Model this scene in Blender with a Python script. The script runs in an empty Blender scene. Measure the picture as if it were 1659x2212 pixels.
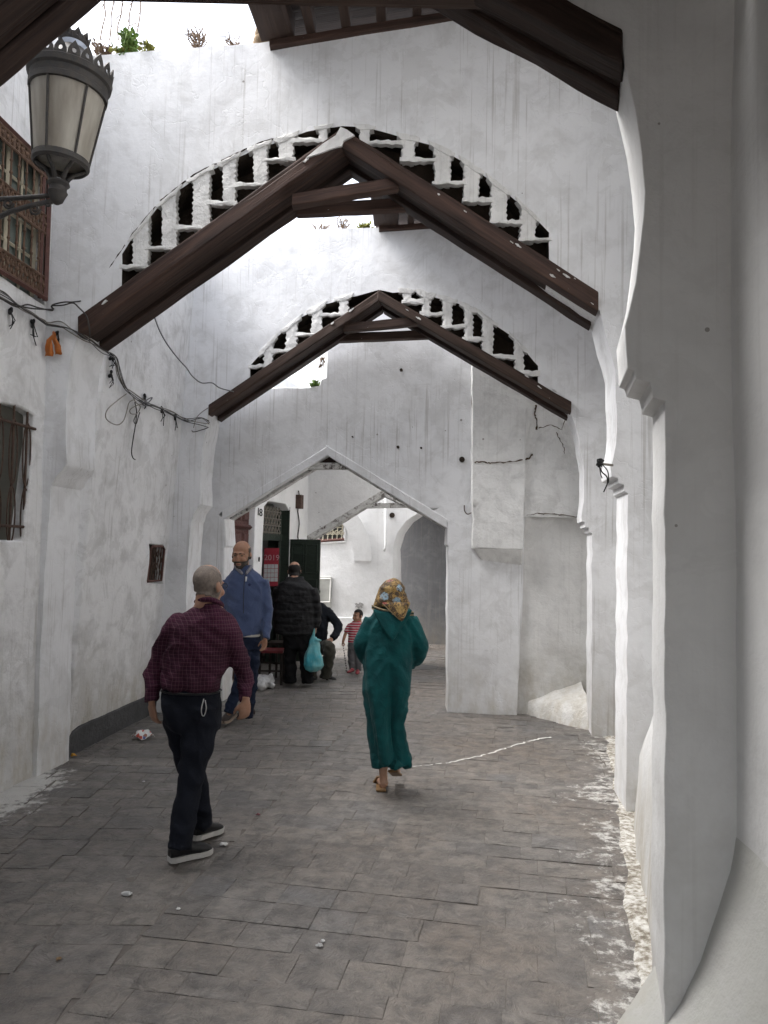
import bpy, bmesh, math, random
from mathutils import Vector, Matrix, noise
from mathutils.geometry import delaunay_2d_cdt
random.seed(7)
PI = math.pi
scene = bpy.context.scene
C = scene.collection

# ------------------------------------------------------------------ camera
F = 1662.0; CX, CY = 829.5, 1106.0          # photograph measured on a 1659 x 2212 grid
PITCH = math.atan((1195 - 1106) / F); ROLL = math.radians(1.2)
CAM = Vector((0, 0, 1.75))
_r = Vector((1, 0, 0)); _u = Vector((0, -math.sin(PITCH), math.cos(PITCH))); _f = Vector((0, math.cos(PITCH), math.sin(PITCH)))
RC = _r * math.cos(ROLL) + _u * math.sin(ROLL)
UC = -_r * math.sin(ROLL) + _u * math.cos(ROLL)
cam_data = bpy.data.cameras.new('camera'); cam = bpy.data.objects.new('camera', cam_data); C.objects.link(cam)
cam_data.sensor_fit = 'VERTICAL'; cam_data.sensor_height = 36.0; cam_data.lens = 36.0 * F / 2212.0
cam_data.clip_start = 0.05; cam_data.clip_end = 2000
M = Matrix((RC, UC, -_f)).transposed().to_4x4(); M.translation = CAM
cam.matrix_world = M
scene.camera = cam

def ray(x, y):
    return RC * (x - CX) + UC * (CY - y) + _f * F
def G(x, y, z=0.0):                          # a pixel on the ground
    d = ray(x, y); return CAM + d * ((z - CAM.z) / d.z)
def at(x, y, Y):                             # a pixel at distance Y down the street
    d = ray(x, y); return CAM + d * (Y / d.y)

# ------------------------------------------------------------------ sky, sun, exposure
SUN_EL, SUN_AZ = math.radians(55), math.radians(-80)   # azimuth from +Y towards +X
world = bpy.data.worlds.new('World'); scene.world = world; world.use_nodes = True
nt = world.node_tree; nt.nodes.clear()
sky = nt.nodes.new('ShaderNodeTexSky'); sky.sky_type = 'NISHITA'; sky.sun_disc = False
sky.sun_elevation = SUN_EL; sky.sun_rotation = SUN_AZ; sky.dust_density = 3.0; sky.air_density = 1.0
hs = nt.nodes.new('ShaderNodeHueSaturation'); hs.inputs['Saturation'].default_value = 0.36
bg = nt.nodes.new('ShaderNodeBackground'); bg.inputs['Strength'].default_value = 0.075
wo = nt.nodes.new('ShaderNodeOutputWorld')
nt.links.new(sky.outputs[0], hs.inputs['Color']); nt.links.new(hs.outputs[0], bg.inputs['Color']); nt.links.new(bg.outputs[0], wo.inputs[0])
sd = bpy.data.lights.new('sun', 'SUN'); sd.energy = 1.5; sd.angle = math.radians(50); sd.color = (1.0, 0.98, 0.955)
so = bpy.data.objects.new('sun', sd); C.objects.link(so)
sdir = Vector((math.sin(SUN_AZ) * math.cos(SUN_EL), math.cos(SUN_AZ) * math.cos(SUN_EL), math.sin(SUN_EL)))
so.rotation_euler = sdir.to_track_quat('Z', 'Y').to_euler()
vs = scene.view_settings; vs.view_transform = 'Standard'; vs.look = 'None'; vs.gamma = 1; vs.use_curve_mapping = False
vs.exposure = 3.05
scene.render.resolution_x = 768; scene.render.resolution_y = 1024
scene.render.engine = 'CYCLES'
scene.cycles.max_bounces = 7; scene.cycles.diffuse_bounces = 6

# ------------------------------------------------------------------ helpers: objects
def tag(o, label=None, cat=None, group=None, kind=None):
    if label: o['label'] = label
    if cat: o['category'] = cat
    if group: o['group'] = group
    if kind: o['kind'] = kind
    return o
def empty(name, loc, label=None, cat=None, group=None):
    o = bpy.data.objects.new(name, None); o.empty_display_size = 0.1; o.location = loc; C.objects.link(o)
    return tag(o, label, cat, group)
def origin_of(p):
    v = Vector((0, 0, 0))
    while p is not None:
        v = v + Vector(p.location); p = p.parent
    return v
def link(name, me, mat=None, parent=None):
    o = bpy.data.objects.new(name, me); C.objects.link(o)
    if mat is not None:
        if isinstance(mat, (list, tuple)):
            for m in mat: me.materials.append(m)
        elif len(me.materials) == 0: me.materials.append(mat)
    if parent is not None: o.parent = parent
    return o
def build(name, verts, faces, mat, parent=None, smooth=False, mi=None, sharp=None, recalc=True):
    """verts are world points; the object's origin is its parent's"""
    off = origin_of(parent)
    me = bpy.data.meshes.new(name)
    me.from_pydata([tuple(Vector(v) - off) for v in verts], [], faces)
    if mi:
        for p, k in zip(me.polygons, mi): p.material_index = k
    if recalc:
        bm = bmesh.new(); bm.from_mesh(me); bmesh.ops.recalc_face_normals(bm, faces=bm.faces[:]); bm.to_mesh(me); bm.free()
    if smooth:
        for p in me.polygons: p.use_smooth = True
        if sharp: me.set_sharp_from_angle(angle=math.radians(sharp))
    me.update()
    return link(name, me, mat, parent)
def bevel(o, w=0.006, seg=2, ang=40):
    m = o.modifiers.new('b', 'BEVEL'); m.width = w; m.segments = seg; m.limit_method = 'ANGLE'; m.angle_limit = math.radians(ang)
    return o
class MB:
    """collects several shapes of ONE part"""
    def __init__(s): s.v = []; s.f = []
    def add(s, v, f):
        n = len(s.v); s.v += [Vector(p) for p in v]; s.f += [tuple(i + n for i in q) for q in f]
    def box(s, c, sx, sy, sz, rz=0.0, rot=None):
        R = rot if rot is not None else Matrix.Rotation(rz, 3, 'Z')
        c = Vector(c); vs_ = []
        for z in (-1, 1):
            for x, y in ((-1, -1), (1, -1), (1, 1), (-1, 1)):
                vs_.append(c + R @ Vector((x * sx / 2, y * sy / 2, z * sz / 2)))
        s.add(vs_, [(3, 2, 1, 0), (4, 5, 6, 7), (0, 1, 5, 4), (1, 2, 6, 5), (2, 3, 7, 6), (3, 0, 4, 7)])
    def hexa(s, a, b):                         # a, b: two quads of four points
        s.add(list(a) + list(b), [(3, 2, 1, 0), (4, 5, 6, 7), (0, 1, 5, 4), (1, 2, 6, 5), (2, 3, 7, 6), (3, 0, 4, 7)])
    def tube(s, pts, rad, n=8, cap=True, ref=None):
        pts = [Vector(p) for p in pts]; m = len(pts)
        if not isinstance(rad, (list, tuple)): rad = [rad] * m
        ref = Vector(ref) if ref is not None else Vector((0, 1, 0))
        vs_ = []; fs = []
        pa = None
        for i in range(m):
            t = (pts[min(i + 1, m - 1)] - pts[max(i - 1, 0)])
            if t.length < 1e-9: t = Vector((0, 0, 1))
            t.normalize()
            if pa is None:
                a = t.cross(ref)
                if a.length < 0.15: a = t.cross(Vector((0, 0, 1)))
                if a.length < 0.15: a = t.cross(Vector((1, 0, 0)))
            else:
                a = pa - t * pa.dot(t)
                if a.length < 1e-4: a = t.cross(ref)
            a.normalize(); pa = a; b = a.cross(t)
            r = rad[i]; ra, rb = (r if isinstance(r, (list, tuple)) else (r, r))
            for k in range(n):
                w = 2 * PI * k / n
                vs_.append(pts[i] + a * (ra * math.cos(w)) + b * (rb * math.sin(w)))
        for i in range(m - 1):
            for k in range(n):
                k2 = (k + 1) % n
                fs.append((i * n + k, i * n + k2, (i + 1) * n + k2, (i + 1) * n + k))
        if cap:
            fs.append(tuple(range(n))); fs.append(tuple((m - 1) * n + k for k in range(n - 1, -1, -1)))
        s.add(vs_, fs)
    def lathe(s, c, prof, n=24, axis=None):
        """prof: list of (r, z)"""
        c = Vector(c); vs_ = []; fs = []
        for r, z in prof:
            for k in range(n):
                w = 2 * PI * k / n; vs_.append(c + Vector((r * math.cos(w), r * math.sin(w), z)))
        m = len(prof)
        for i in range(m - 1):
            for k in range(n):
                k2 = (k + 1) % n; fs.append((i * n + k, i * n + k2, (i + 1) * n + k2, (i + 1) * n + k))
        if prof[0][0] > 1e-5: fs.append(tuple(range(n - 1, -1, -1)))
        if prof[-1][0] > 1e-5: fs.append(tuple((m - 1) * n + k for k in range(n)))
        s.add(vs_, fs)
    def ball(s, c, rx, ry=None, rz=None, n=12, m=8, R=None):
        ry = rx if ry is None else ry; rz = rx if rz is None else rz
        c = Vector(c); vs_ = []; fs = []
        for i in range(m + 1):
            th = PI * i / m
            for k in range(n):
                w = 2 * PI * k / n
                p = Vector((rx * math.sin(th) * math.cos(w), ry * math.sin(th) * math.sin(w), rz * math.cos(th)))
                vs_.append(c + (R @ p if R is not None else p))
        for i in range(m):
            for k in range(n):
                k2 = (k + 1) % n; fs.append((i * n + k, (i + 1) * n + k, (i + 1) * n + k2, i * n + k2))
        s.add(vs_, fs)
    def build(s, name, mat, parent=None, smooth=False, sharp=None, recalc=True):
        return build(name, s.v, s.f, mat, parent, smooth=smooth, sharp=sharp, recalc=recalc)

# ------------------------------------------------------------------ helpers: walls
class Plane:
    def __init__(s, o, e1, e2=(0, 0, 1)):
        s.o = Vector(o); s.e1 = Vector(e1); s.e2 = Vector(e2)
        n = s.e1.cross(s.e2).normalized()
        if n.dot(CAM - s.o) < 0: n = -n
        s.n = n
    def px(s, x, y):
        d = ray(x, y)
        m = Matrix((s.e1, s.e2, -d)).transposed()
        r = m.inverted() @ (CAM - s.o)
        return (r[0], r[1])
    def w(s, q, off=0.0):
        return s.o + s.e1 * q[0] + s.e2 * q[1] + s.n * off
    def hit(s, x, y, off=0.0): return s.w(s.px(x, y), off)
def inpoly(p, poly):
    x, y = p; c = False; j = len(poly) - 1
    for i in range(len(poly)):
        xi, yi = poly[i]; xj, yj = poly[j]
        if (yi > y) != (yj > y) and x < (xj - xi) * (y - yi) / (yj - yi + 1e-12) + xi: c = not c
        j = i
    return c
def nz(x, y, z=0.0, s=1.0): return noise.noise(Vector((x * s, y * s, z * s)))
def densify(poly, step, jit, seed=0.0):
    out = []
    for i in range(len(poly)):
        a = poly[i]; b = poly[(i + 1) % len(poly)]
        L = math.hypot(b[0] - a[0], b[1] - a[1]); n = max(1, int(L / step))
        for k in range(n):
            t = k / n
            x = a[0] + (b[0] - a[0]) * t; y = a[1] + (b[1] - a[1]) * t
            if jit and L > 0.03:
                x += jit * (nz(x, y, seed, 6.0) + 0.5 * nz(x, y, seed + 9, 19.0)); y += jit * (nz(x, y, seed + 5, 6.0) + 0.5 * nz(x, y, seed + 14, 19.0))
            out.append((x, y))
    return out
def panel(name, pl, outer, sweep, mats, parent=None, recess=(), holes=(), grid=0.13, amp=0.012, edge=0.10, jit=0.006, bev=0.010, bumpy=None):
    """an uneven plastered wall: outline on a plane, swept backwards; recess = [(poly, depth fraction, material index)]"""
    seed = random.random() * 50
    O = densify(outer, edge, jit, seed)
    Hs = [densify(h, edge * 0.6, jit * 0.6, seed) for h in holes]
    Rs = [densify(r[0], edge * 0.6, jit * 0.6, seed) for r in recess]
    pts = []; edges = []
    for loop in [O] + Hs + Rs:
        n0 = len(pts); pts += loop
        edges += [(n0 + i, n0 + (i + 1) % len(loop)) for i in range(len(loop))]
    nb = len(pts)
    cell = {}
    for p in pts: cell.setdefault((int(p[0] // grid), int(p[1] // grid)), []).append(p)
    xs = [p[0] for p in O]; ys = [p[1] for p in O]
    y = min(ys); row = 0
    while y < max(ys):
        x = min(xs) + (grid * 0.5 if row % 2 else 0)
        while x < max(xs):
            p = (x + grid * 0.2 * (random.random() - 0.5), y + grid * 0.2 * (random.random() - 0.5))
            ci, cj = int(p[0] // grid), int(p[1] // grid)
            near = any((q[0] - p[0]) ** 2 + (q[1] - p[1]) ** 2 < (0.45 * grid) ** 2 for a in (-1, 0, 1) for b in (-1, 0, 1) for q in cell.get((ci + a, cj + b), ()))
            if not near and inpoly(p, O): pts.append(p)
            x += grid
        y += grid * 0.87; row += 1
    res = delaunay_2d_cdt([Vector(p) for p in pts], edges, [], 0, 1e-6)
    V2 = [(v.x, v.y) for v in res[0]]; Fc = []
    for f in res[2]:
        f = list(f)
        for k in range(1, len(f) - 1):
            t = (f[0], f[k], f[k + 1])
            c = (sum(V2[i][0] for i in t) / 3, sum(V2[i][1] for i in t) / 3)
            if inpoly(c, O) and not any(inpoly(c, h) for h in Hs): Fc.append((t, c))
    def off(q):
        w = pl.w(q)
        a = nz(w.x + 3.1, w.z + w.y * 0.7, seed, 0.9) + 0.55 * nz(w.x, w.z + w.y * 0.7, seed + 7, 2.4) + 0.25 * nz(w.x, w.z + w.y, seed + 3, 6.0)
        if bumpy: a *= bumpy(q)
        return amp * a
    front = [pl.w(q, off(q)) for q in V2]
    sw = [Vector(sweep(q) if callable(sweep) else sweep) for q in V2]
    n = len(front)
    verts = front + [front[i] + sw[i] for i in range(n)]
    faces = []; mi = []
    cnt = {}
    for t, c in Fc:
        for a, b in ((t[0], t[1]), (t[1], t[2]), (t[2], t[0])): cnt[(a, b)] = cnt.get((a, b), 0) + 1
    reg = {}
    for t, c in Fc:
        k = -1
        for i, R in enumerate(Rs):
            if inpoly(c, R): k = i; break
        reg.setdefault(k, []).append(t)
    for k, ts in reg.items():
        if k < 0:
            for t in ts: faces.append(t); mi.append(0)
        else:
            fr = recess[k][1]; m_ = recess[k][2]; mp = {}; ec = {}
            for t in ts:
                for i in t:
                    if i not in mp: mp[i] = len(verts); verts.append(front[i] + sw[i] * fr)
                for a, b in ((t[0], t[1]), (t[1], t[2]), (t[2], t[0])): ec[(a, b)] = 1
                faces.append(tuple(mp[i] for i in t)); mi.append(m_)
            for (a, b) in ec:
                if (b, a) not in ec:
                    faces.append((a, b, mp[b], mp[a])); mi.append(recess[k][3] if len(recess[k]) > 3 else m_)
    for t, c in Fc: faces.append(tuple(i + n for i in reversed(t))); mi.append(0)
    for (a, b) in cnt:
        if (b, a) not in cnt: faces.append((b, a, a + n, b + n)); mi.append(0)
    o = build(name, verts, faces, mats, parent, smooth=True, mi=mi, sharp=38)
    if bev: bevel(o, bev, 2, 50)
    return o
def beam(name, A, B, up, dep, mat, parent, seg=10, rough=0.004, bev=0.008, seed=0):
    """hewn timber: lower front edge A-B, vectors up and dep span its section; local X runs along the grain"""
    A = Vector(A); B = Vector(B); up = Vector(up); dep = Vector(dep)
    ex = (B - A).normalized(); ez = (up - ex * up.dot(ex)).normalized(); ey = ez.cross(ex)
    R = Matrix((ex, ey, ez)).transposed()
    off = origin_of(parent)
    inv = R.inverted()
    v = []; f = []
    for i in range(seg + 1):
        t = i / seg
        for k, q in enumerate((Vector((0, 0, 0)), up, up + dep, dep)):
            p = A + (B - A) * t + q
            j = Vector((nz(t * 7, k, seed + 1.7), nz(t * 7, k, seed + 4.1), nz(t * 7, k, seed + 8.3))) * rough
            v.append(inv @ (p + (j if 0 < i < seg else j * 2) - A))
    for i in range(seg):
        for k in range(4):
            k2 = (k + 1) % 4; f.append((i * 4 + k, i * 4 + k2, (i + 1) * 4 + k2, (i + 1) * 4 + k))
    f.append((3, 2, 1, 0)); f.append(tuple(seg * 4 + k for k in range(4)))
    me = bpy.data.meshes.new(name); me.from_pydata([tuple(p) for p in v], [], f)
    bm = bmesh.new(); bm.from_mesh(me); bmesh.ops.recalc_face_normals(bm, faces=bm.faces[:]); bm.to_mesh(me); bm.free()
    o = link(name, me, mat, parent)
    mw = R.to_4x4(); mw.translation = A - off
    o.matrix_local = mw
    if bev: bevel(o, bev, 2, 40)
    return o

# ------------------------------------------------------------------ materials
def mat_new(name):
    m = bpy.data.materials.new(name); m.use_nodes = True
    n = m.node_tree.nodes; n.clear()
    out = n.new('ShaderNodeOutputMaterial'); b = n.new('ShaderNodeBsdfPrincipled')
    m.node_tree.links.new(b.outputs[0], out.inputs[0])
    return m, m.node_tree, b
class NT:
    """small node-tree writer"""
    def __init__(s, t): s.t = t
    def n(s, typ, **kw):
        x = s.t.nodes.new(typ)
        for k, v in kw.items():
            if k in x.inputs: x.inputs[k].default_value = v
            else: setattr(x, k, v)
        return x
    def l(s, a, b): s.t.links.new(a, b)
    def coord(s, kind='Object', scale=(1, 1, 1), rot=(0, 0, 0)):
        if kind == 'World':
            c = s.n('ShaderNodeNewGeometry').outputs['Position']
        else: c = s.n('ShaderNodeTexCoord').outputs[kind]
        m = s.n('ShaderNodeMapping'); m.inputs['Scale'].default_value = scale; m.inputs['Rotation'].default_value = rot
        s.l(c, m.inputs[0]); return m.outputs[0]
    def noise(s, vec, scale=5, detail=4, rough=0.55, dist=0.0):
        x = s.n('ShaderNodeTexNoise', Scale=scale, Detail=detail, Roughness=rough, Distortion=dist); s.l(vec, x.inputs['Vector']); return x.outputs['Fac']
    def ramp(s, fac, stops, interp='LINEAR'):
        r = s.n('ShaderNodeValToRGB'); e = r.color_ramp.elements; r.color_ramp.interpolation = interp
        while len(e) < len(stops): e.new(0.5)
        for i, (p, c) in enumerate(stops):
            e[i].position = p; e[i].color = (c, c, c, 1) if isinstance(c, (int, float)) else (*c, 1)
        s.l(fac, r.inputs[0]); return r.outputs[0]
    def mix(s, fac, a, b, mode='MIX'):
        x = s.n('ShaderNodeMix', data_type='RGBA', blend_type=mode)
        for sock, v in ((x.inputs['Factor'], fac), (x.inputs[6], a), (x.inputs[7], b)):
            if isinstance(v, bpy.types.NodeSocket): s.l(v, sock)
            elif isinstance(v, (int, float)): sock.default_value = v if sock.type == 'VALUE' else (v, v, v, 1)
            else: sock.default_value = (*v, 1)
        return x.outputs[2]
    def math(s, op, a, b=None, c=None, clamp=False):
        x = s.n('ShaderNodeMath', operation=op, use_clamp=clamp)
        for i, v in enumerate((a, b, c)):
            if v is None: continue
            if isinstance(v, bpy.types.NodeSocket): s.l(v, x.inputs[i])
            else: x.inputs[i].default_value = v
        return x.outputs[0]
    def sep(s, vec):
        x = s.n('ShaderNodeSeparateXYZ'); s.l(vec, x.inputs[0]); return x.outputs
    def bump(s, h, dist=0.01, strength=1.0, prev=None):
        x = s.n('ShaderNodeBump', Strength=strength, Distance=dist); s.l(h, x.inputs['Height'])
        if prev is not None: s.l(prev, x.inputs['Normal'])
        return x.outputs[0]

def plaster(name, col=(0.79, 0.795, 0.81), grime=0.5, streak=0.5, foot=0.6, rough=1.0, crack=0.35):
    m, t, b = mat_new(name); N = NT(t)
    w = N.coord('World'); z = N.sep(w)[2]
    big = N.noise(w, 0.9, 3, 0.6); mid = N.noise(w, 4.5, 4, 0.65, 0.4)
    c = N.mix(N.ramp(big, [(0.3, 0.0), (0.72, 1.0)]), col, tuple(x * 0.86 for x in col))
    # blotchy wash: older, greyer coats showing through
    blot = N.ramp(mid, [(0.47, 0.0), (0.66, 1.0)])
    c = N.mix(N.math('MULTIPLY', blot, 0.40 * grime), c, (0.47, 0.465, 0.46))
    # rain streaks
    if streak > 0.02:
        st = N.noise(N.coord('World', (38, 38, 0.6)), 1.0, 3, 0.6)
        stm = N.math('MULTIPLY', N.ramp(st, [(0.56, 0.0), (0.66, 1.0)]), N.ramp(big, [(0.40, 0.0), (0.58, 1.0)]))
        c = N.mix(N.math('MULTIPLY', stm, 0.42 * streak), c, (0.30, 0.28, 0.255))
    # splashed, damp foot of the wall: ochre and grey
    if foot > 0.02:
        fz = N.math('SUBTRACT', N.noise(w, 2.6, 5, 0.72), 0.5)
        fm = N.ramp(N.math('ADD', z, N.math('MULTIPLY', fz, 0.9)), [(0.0, 1.0), (0.55, 0.0)])
        fn = N.ramp(N.noise(N.coord('World', (7, 7, 2.5)), 1.0, 4, 0.7), [(0.40, 0.0), (0.66, 1.0)])
        c = N.mix(N.math('MULTIPLY', N.math('MULTIPLY', fm, fn), 0.75 * foot), c, (0.33, 0.26, 0.15))
        g2 = N.ramp(N.math('ADD', z, N.math('MULTIPLY', fz, 2.4)), [(0.1, 1.0), (1.35, 0.0)])
        c = N.mix(N.math('MULTIPLY', g2, 0.40 * foot), c, (0.40, 0.385, 0.35))
    # pits and specks
    v = N.n('ShaderNodeTexVoronoi', Scale=5.5); N.l(w, v.inputs['Vector'])
    pit = N.math('LESS_THAN', v.outputs['Distance'], N.math('MULTIPLY', N.ramp(big, [(0.48, 0.0), (0.70, 1.0)]), 0.085))
    c = N.mix(N.math('MULTIPLY', pit, 0.7), c, (0.16, 0.14, 0.12))
    # flaked patches: a slightly sunken older coat
    fl = N.ramp(N.noise(w, 2.4, 5, 0.70, 1.2), [(0.56, 0.0), (0.575, 1.0)])
    c = N.mix(N.math('MULTIPLY', fl, 0.22 * grime), c, (0.50, 0.495, 0.485))
    N.l(c, b.inputs['Base Color']); b.inputs['Roughness'].default_value = 0.93
    b.inputs['Specular IOR Level'].default_value = 0.15
    nrm = N.bump(N.noise(w, 6, 5, 0.64, 0.15), 0.016 * rough, 0.9)
    nrm = N.bump(fl, 0.004 * (1 + grime), -0.8 * min(1, grime + .2), nrm)
    if crack:
        ck = N.n('ShaderNodeTexVoronoi', Scale=1.3, feature='DISTANCE_TO_EDGE')
        dv = N.n('ShaderNodeVectorMath', operation='ADD'); nn = N.n('ShaderNodeTexNoise', Scale=3.0, Detail=4.0); N.l(w, nn.inputs['Vector'])
        N.l(w, dv.inputs[0]); N.l(nn.outputs['Color'], dv.inputs[1]); N.l(dv.outputs[0], ck.inputs['Vector'])
        nrm = N.bump(N.ramp(ck.outputs['Distance'], [(0.0, 0.0), (0.010, 1.0)]), 0.004, crack, nrm)
    N.l(nrm, b.inputs['Normal'])
    return m
def wood(name, c1, c2, paint=0.0, rough=0.7, gl=0.25, scale=1.0):
    m, t, b = mat_new(name); N = NT(t)
    v = N.coord('Object', (1.3 * scale, 26 * scale, 26 * scale)); g = N.noise(v, 1.0, 6, 0.6, 0.6)
    v2 = N.coord('Object', (0.9, 5, 5)); g2 = N.noise(v2, 1.0, 4)
    c = N.mix(N.ramp(g, [(0.32, 0.0), (0.68, 1.0)]), c1, c2)
    c = N.mix(N.math('MULTIPLY', N.ramp(g2, [(0.45, 0.0), (0.7, 1.0)]), 0.5), c, tuple(x * 0.45 for x in c1))
    if paint:
        p = N.ramp(N.noise(N.coord('Object', (6, 14, 14)), 1.0, 5, 0.7), [(1 - paint - 0.012, 0.0), (1 - paint, 0.9)])
        c = N.mix(p, c, (0.6, 0.58, 0.55))
    N.l(c, b.inputs['Base Color']); b.inputs['Roughness'].default_value = rough; b.inputs['Specular IOR Level'].default_value = gl
    n1 = N.bump(g, 0.006, 1.0); n1 = N.bump(N.ramp(N.noise(N.coord('Object', (0.5, 18, 18)), 1.0, 3), [(0.36, 0.0), (0.42, 1.0)]), 0.006, 0.7, n1)
    N.l(n1, b.inputs['Normal'])
    return m
def simple(name, col, rough=0.7, var=0.25, scale=12, bump=0.002, metal=0.0, spec=0.3, kind='Object', col2=None):
    m, t, b = mat_new(name); N = NT(t)
    w = N.coord(kind); f = N.noise(w, scale, 5, 0.6)
    c = N.mix(N.ramp(f, [(0.3, 0.0), (0.7, 1.0)]), col, col2 if col2 else tuple(x * (1 - var) for x in col))
    N.l(c, b.inputs['Base Color']); b.inputs['Roughness'].default_value = rough; b.inputs['Metallic'].default_value = metal
    b.inputs['Specular IOR Level'].default_value = spec
    if bump: N.l(N.bump(N.noise(w, scale * 4, 4, 0.6), bump, 1.0), b.inputs['Normal'])
    return m

P_MAIN = plaster('whitewash', grime=0.9, streak=1.0, rough=0.5)
P_SIDE = plaster('whitewash_side', (0.78, 0.78, 0.785), grime=1.5, streak=1.0, foot=1.25, rough=1.5)
P_RIGHT = plaster('whitewash_right', (0.79, 0.785, 0.77), grime=0.8, streak=0.4, foot=1.4)
P_NEAR = plaster('whitewash_near', (0.72, 0.72, 0.715), grime=0.6, streak=0.25, foot=1.0, rough=0.7, crack=0.0)
P_PATCH = plaster('whitewash_patched', (0.78, 0.78, 0.77), grime=1.2, streak=0.3, foot=0.9, rough=1.6)
P_FAR = plaster('whitewash_far', (0.81, 0.81, 0.81), grime=0.4, streak=0.2, foot=0.8)
P_BRICK = plaster('whitewash_brick', (0.73, 0.725, 0.71), grime=1.5, streak=0.8, foot=0.0, rough=2.2, crack=0.0)
P_BEAM, tb_, bb_ = mat_new('flaking_whitewashed_timber'); N = NT(tb_); w = N.coord('World')
fk = N.noise(w, 11, 6, 0.74, 0.4)
N.l(N.ramp(fk, [(0.35, (0.06, 0.05, 0.045)), (0.41, (0.28, 0.265, 0.25)), (0.46, (0.50, 0.495, 0.48)), (0.7, (0.66, 0.66, 0.65))]), bb_.inputs['Base Color']); bb_.inputs['Roughness'].default_value = 0.95
N.l(N.bump(fk, 0.03, 0.9), bb_.inputs['Normal'])
W_RED = wood('red_brown_timber', (0.088, 0.050, 0.038), (0.022, 0.014, 0.012), paint=0.26)
W_OLD = wood('weathered_brown_timber', (0.075, 0.046, 0.035), (0.020, 0.013, 0.010), paint=0.27)
W_DARK = wood('dark_timber', (0.050, 0.030, 0.023), (0.014, 0.009, 0.008))
W_CEIL = wood('ceiling_timber', (0.065, 0.040, 0.030), (0.032, 0.020, 0.016))
CAVITY_SHADE = simple('cavity_shade', (0.050, 0.036, 0.026), 0.95, 0.5, 9, 0.01, kind='World')  # dark brown painted in for the shade inside openings, holes and cracks
IRON = simple('dark_iron', (0.030, 0.029, 0.028), 0.55, 0.4, 30, 0.001, metal=0.6, col2=(0.06, 0.05, 0.045))
IRON_BROWN = simple('brown_iron', (0.10, 0.062, 0.045), 0.75, 0.5, 40, 0.001, col2=(0.05, 0.03, 0.024))
GREY_FOOT = simple('grey_render', (0.085, 0.085, 0.088), 0.9, 0.4, 8, 0.01, kind='World', col2=(0.055, 0.055, 0.057))
STICK = simple('dry_twig', (0.16, 0.11, 0.075), 0.9)
# ------------------------------------------------------------------ the arched cross walls
def arch_plane(d, k): return Plane((0, d, 0), (1, -k, 0))
A0 = arch_plane(2.48, 0.15); A1 = arch_plane(5.62, 0.12); A2 = arch_plane(8.0, 0.15); A3 = arch_plane(8.74, 0.13)
def sweeper(th, sl, sr, xl=-2.5, xr=2.0):
    def f(q):
        t = min(1, max(0, (q[0] - xl) / (xr - xl))); s = sl + (sr - sl) * t
        return (s * th, th, 0)
    return f
def interp(pts, x):
    if x <= pts[0][0]: return pts[0][1]
    for (x0, y0), (x1, y1) in zip(pts, pts[1:]):
        if x <= x1: return y0 + (y1 - y0) * (x - x0) / (x1 - x0 + 1e-9)
    return pts[-1][1]

def rafters(wall, pl, footL, apex, footR, h, th, sweep, mat, ties=(), proud=0.035, plank=W_DARK, nm='rafter', tie_h=0.09, tie_d=0.10, tie_mat=None, front=None):
    """two leaning timbers on the front of the wall, two at its back, boards between them, and collar ties"""
    up = Vector((0, 0, h))
    for a, b in ((footL, apex), (footR, apex)):
        A = pl.hit(*a, proud); B = pl.hit(*b, proud)
        s = Vector(sweep(pl.px(*a))); n = -s.normalized()
        L = s.length + proud
        d = s.normalized()
        ext = (B - A).normalized() * 0.02
        beam(nm, A, B + ext, up, d * (L * 0.30), front or mat, wall, 14, 0.007, 0.010, random.random() * 9)
        A2_ = A + d * (L * 0.335) + Vector((0, 0, 0.035)); B2_ = B + d * (L * 0.335) + Vector((0, 0, 0.035))
        beam('soffit_board', A2_, B2_, up * 0.5, d * (L * 0.33), plank, wall, 8, 0.004, 0.006, random.random() * 9)
        A3_ = A + d * (L * 0.70); B3_ = B + d * (L * 0.70)
        beam(nm, A3_, B3_ + ext, up * 0.9, d * (L * 0.30), plank, wall, 12, 0.008, 0.010, random.random() * 9)
    for (x0, y0, x1, y1, dep) in ties:
        rp = Plane(pl.o + Vector((0, dep, 0)), pl.e1); A = rp.hit(x0, y0); B = rp.hit(x1, y1)
        beam('collar_tie', A, B, (0, 0, tie_h), (0, tie_d, 0), tie_mat or mat, wall, 8, 0.006, 0.008, random.random() * 9)

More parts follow.
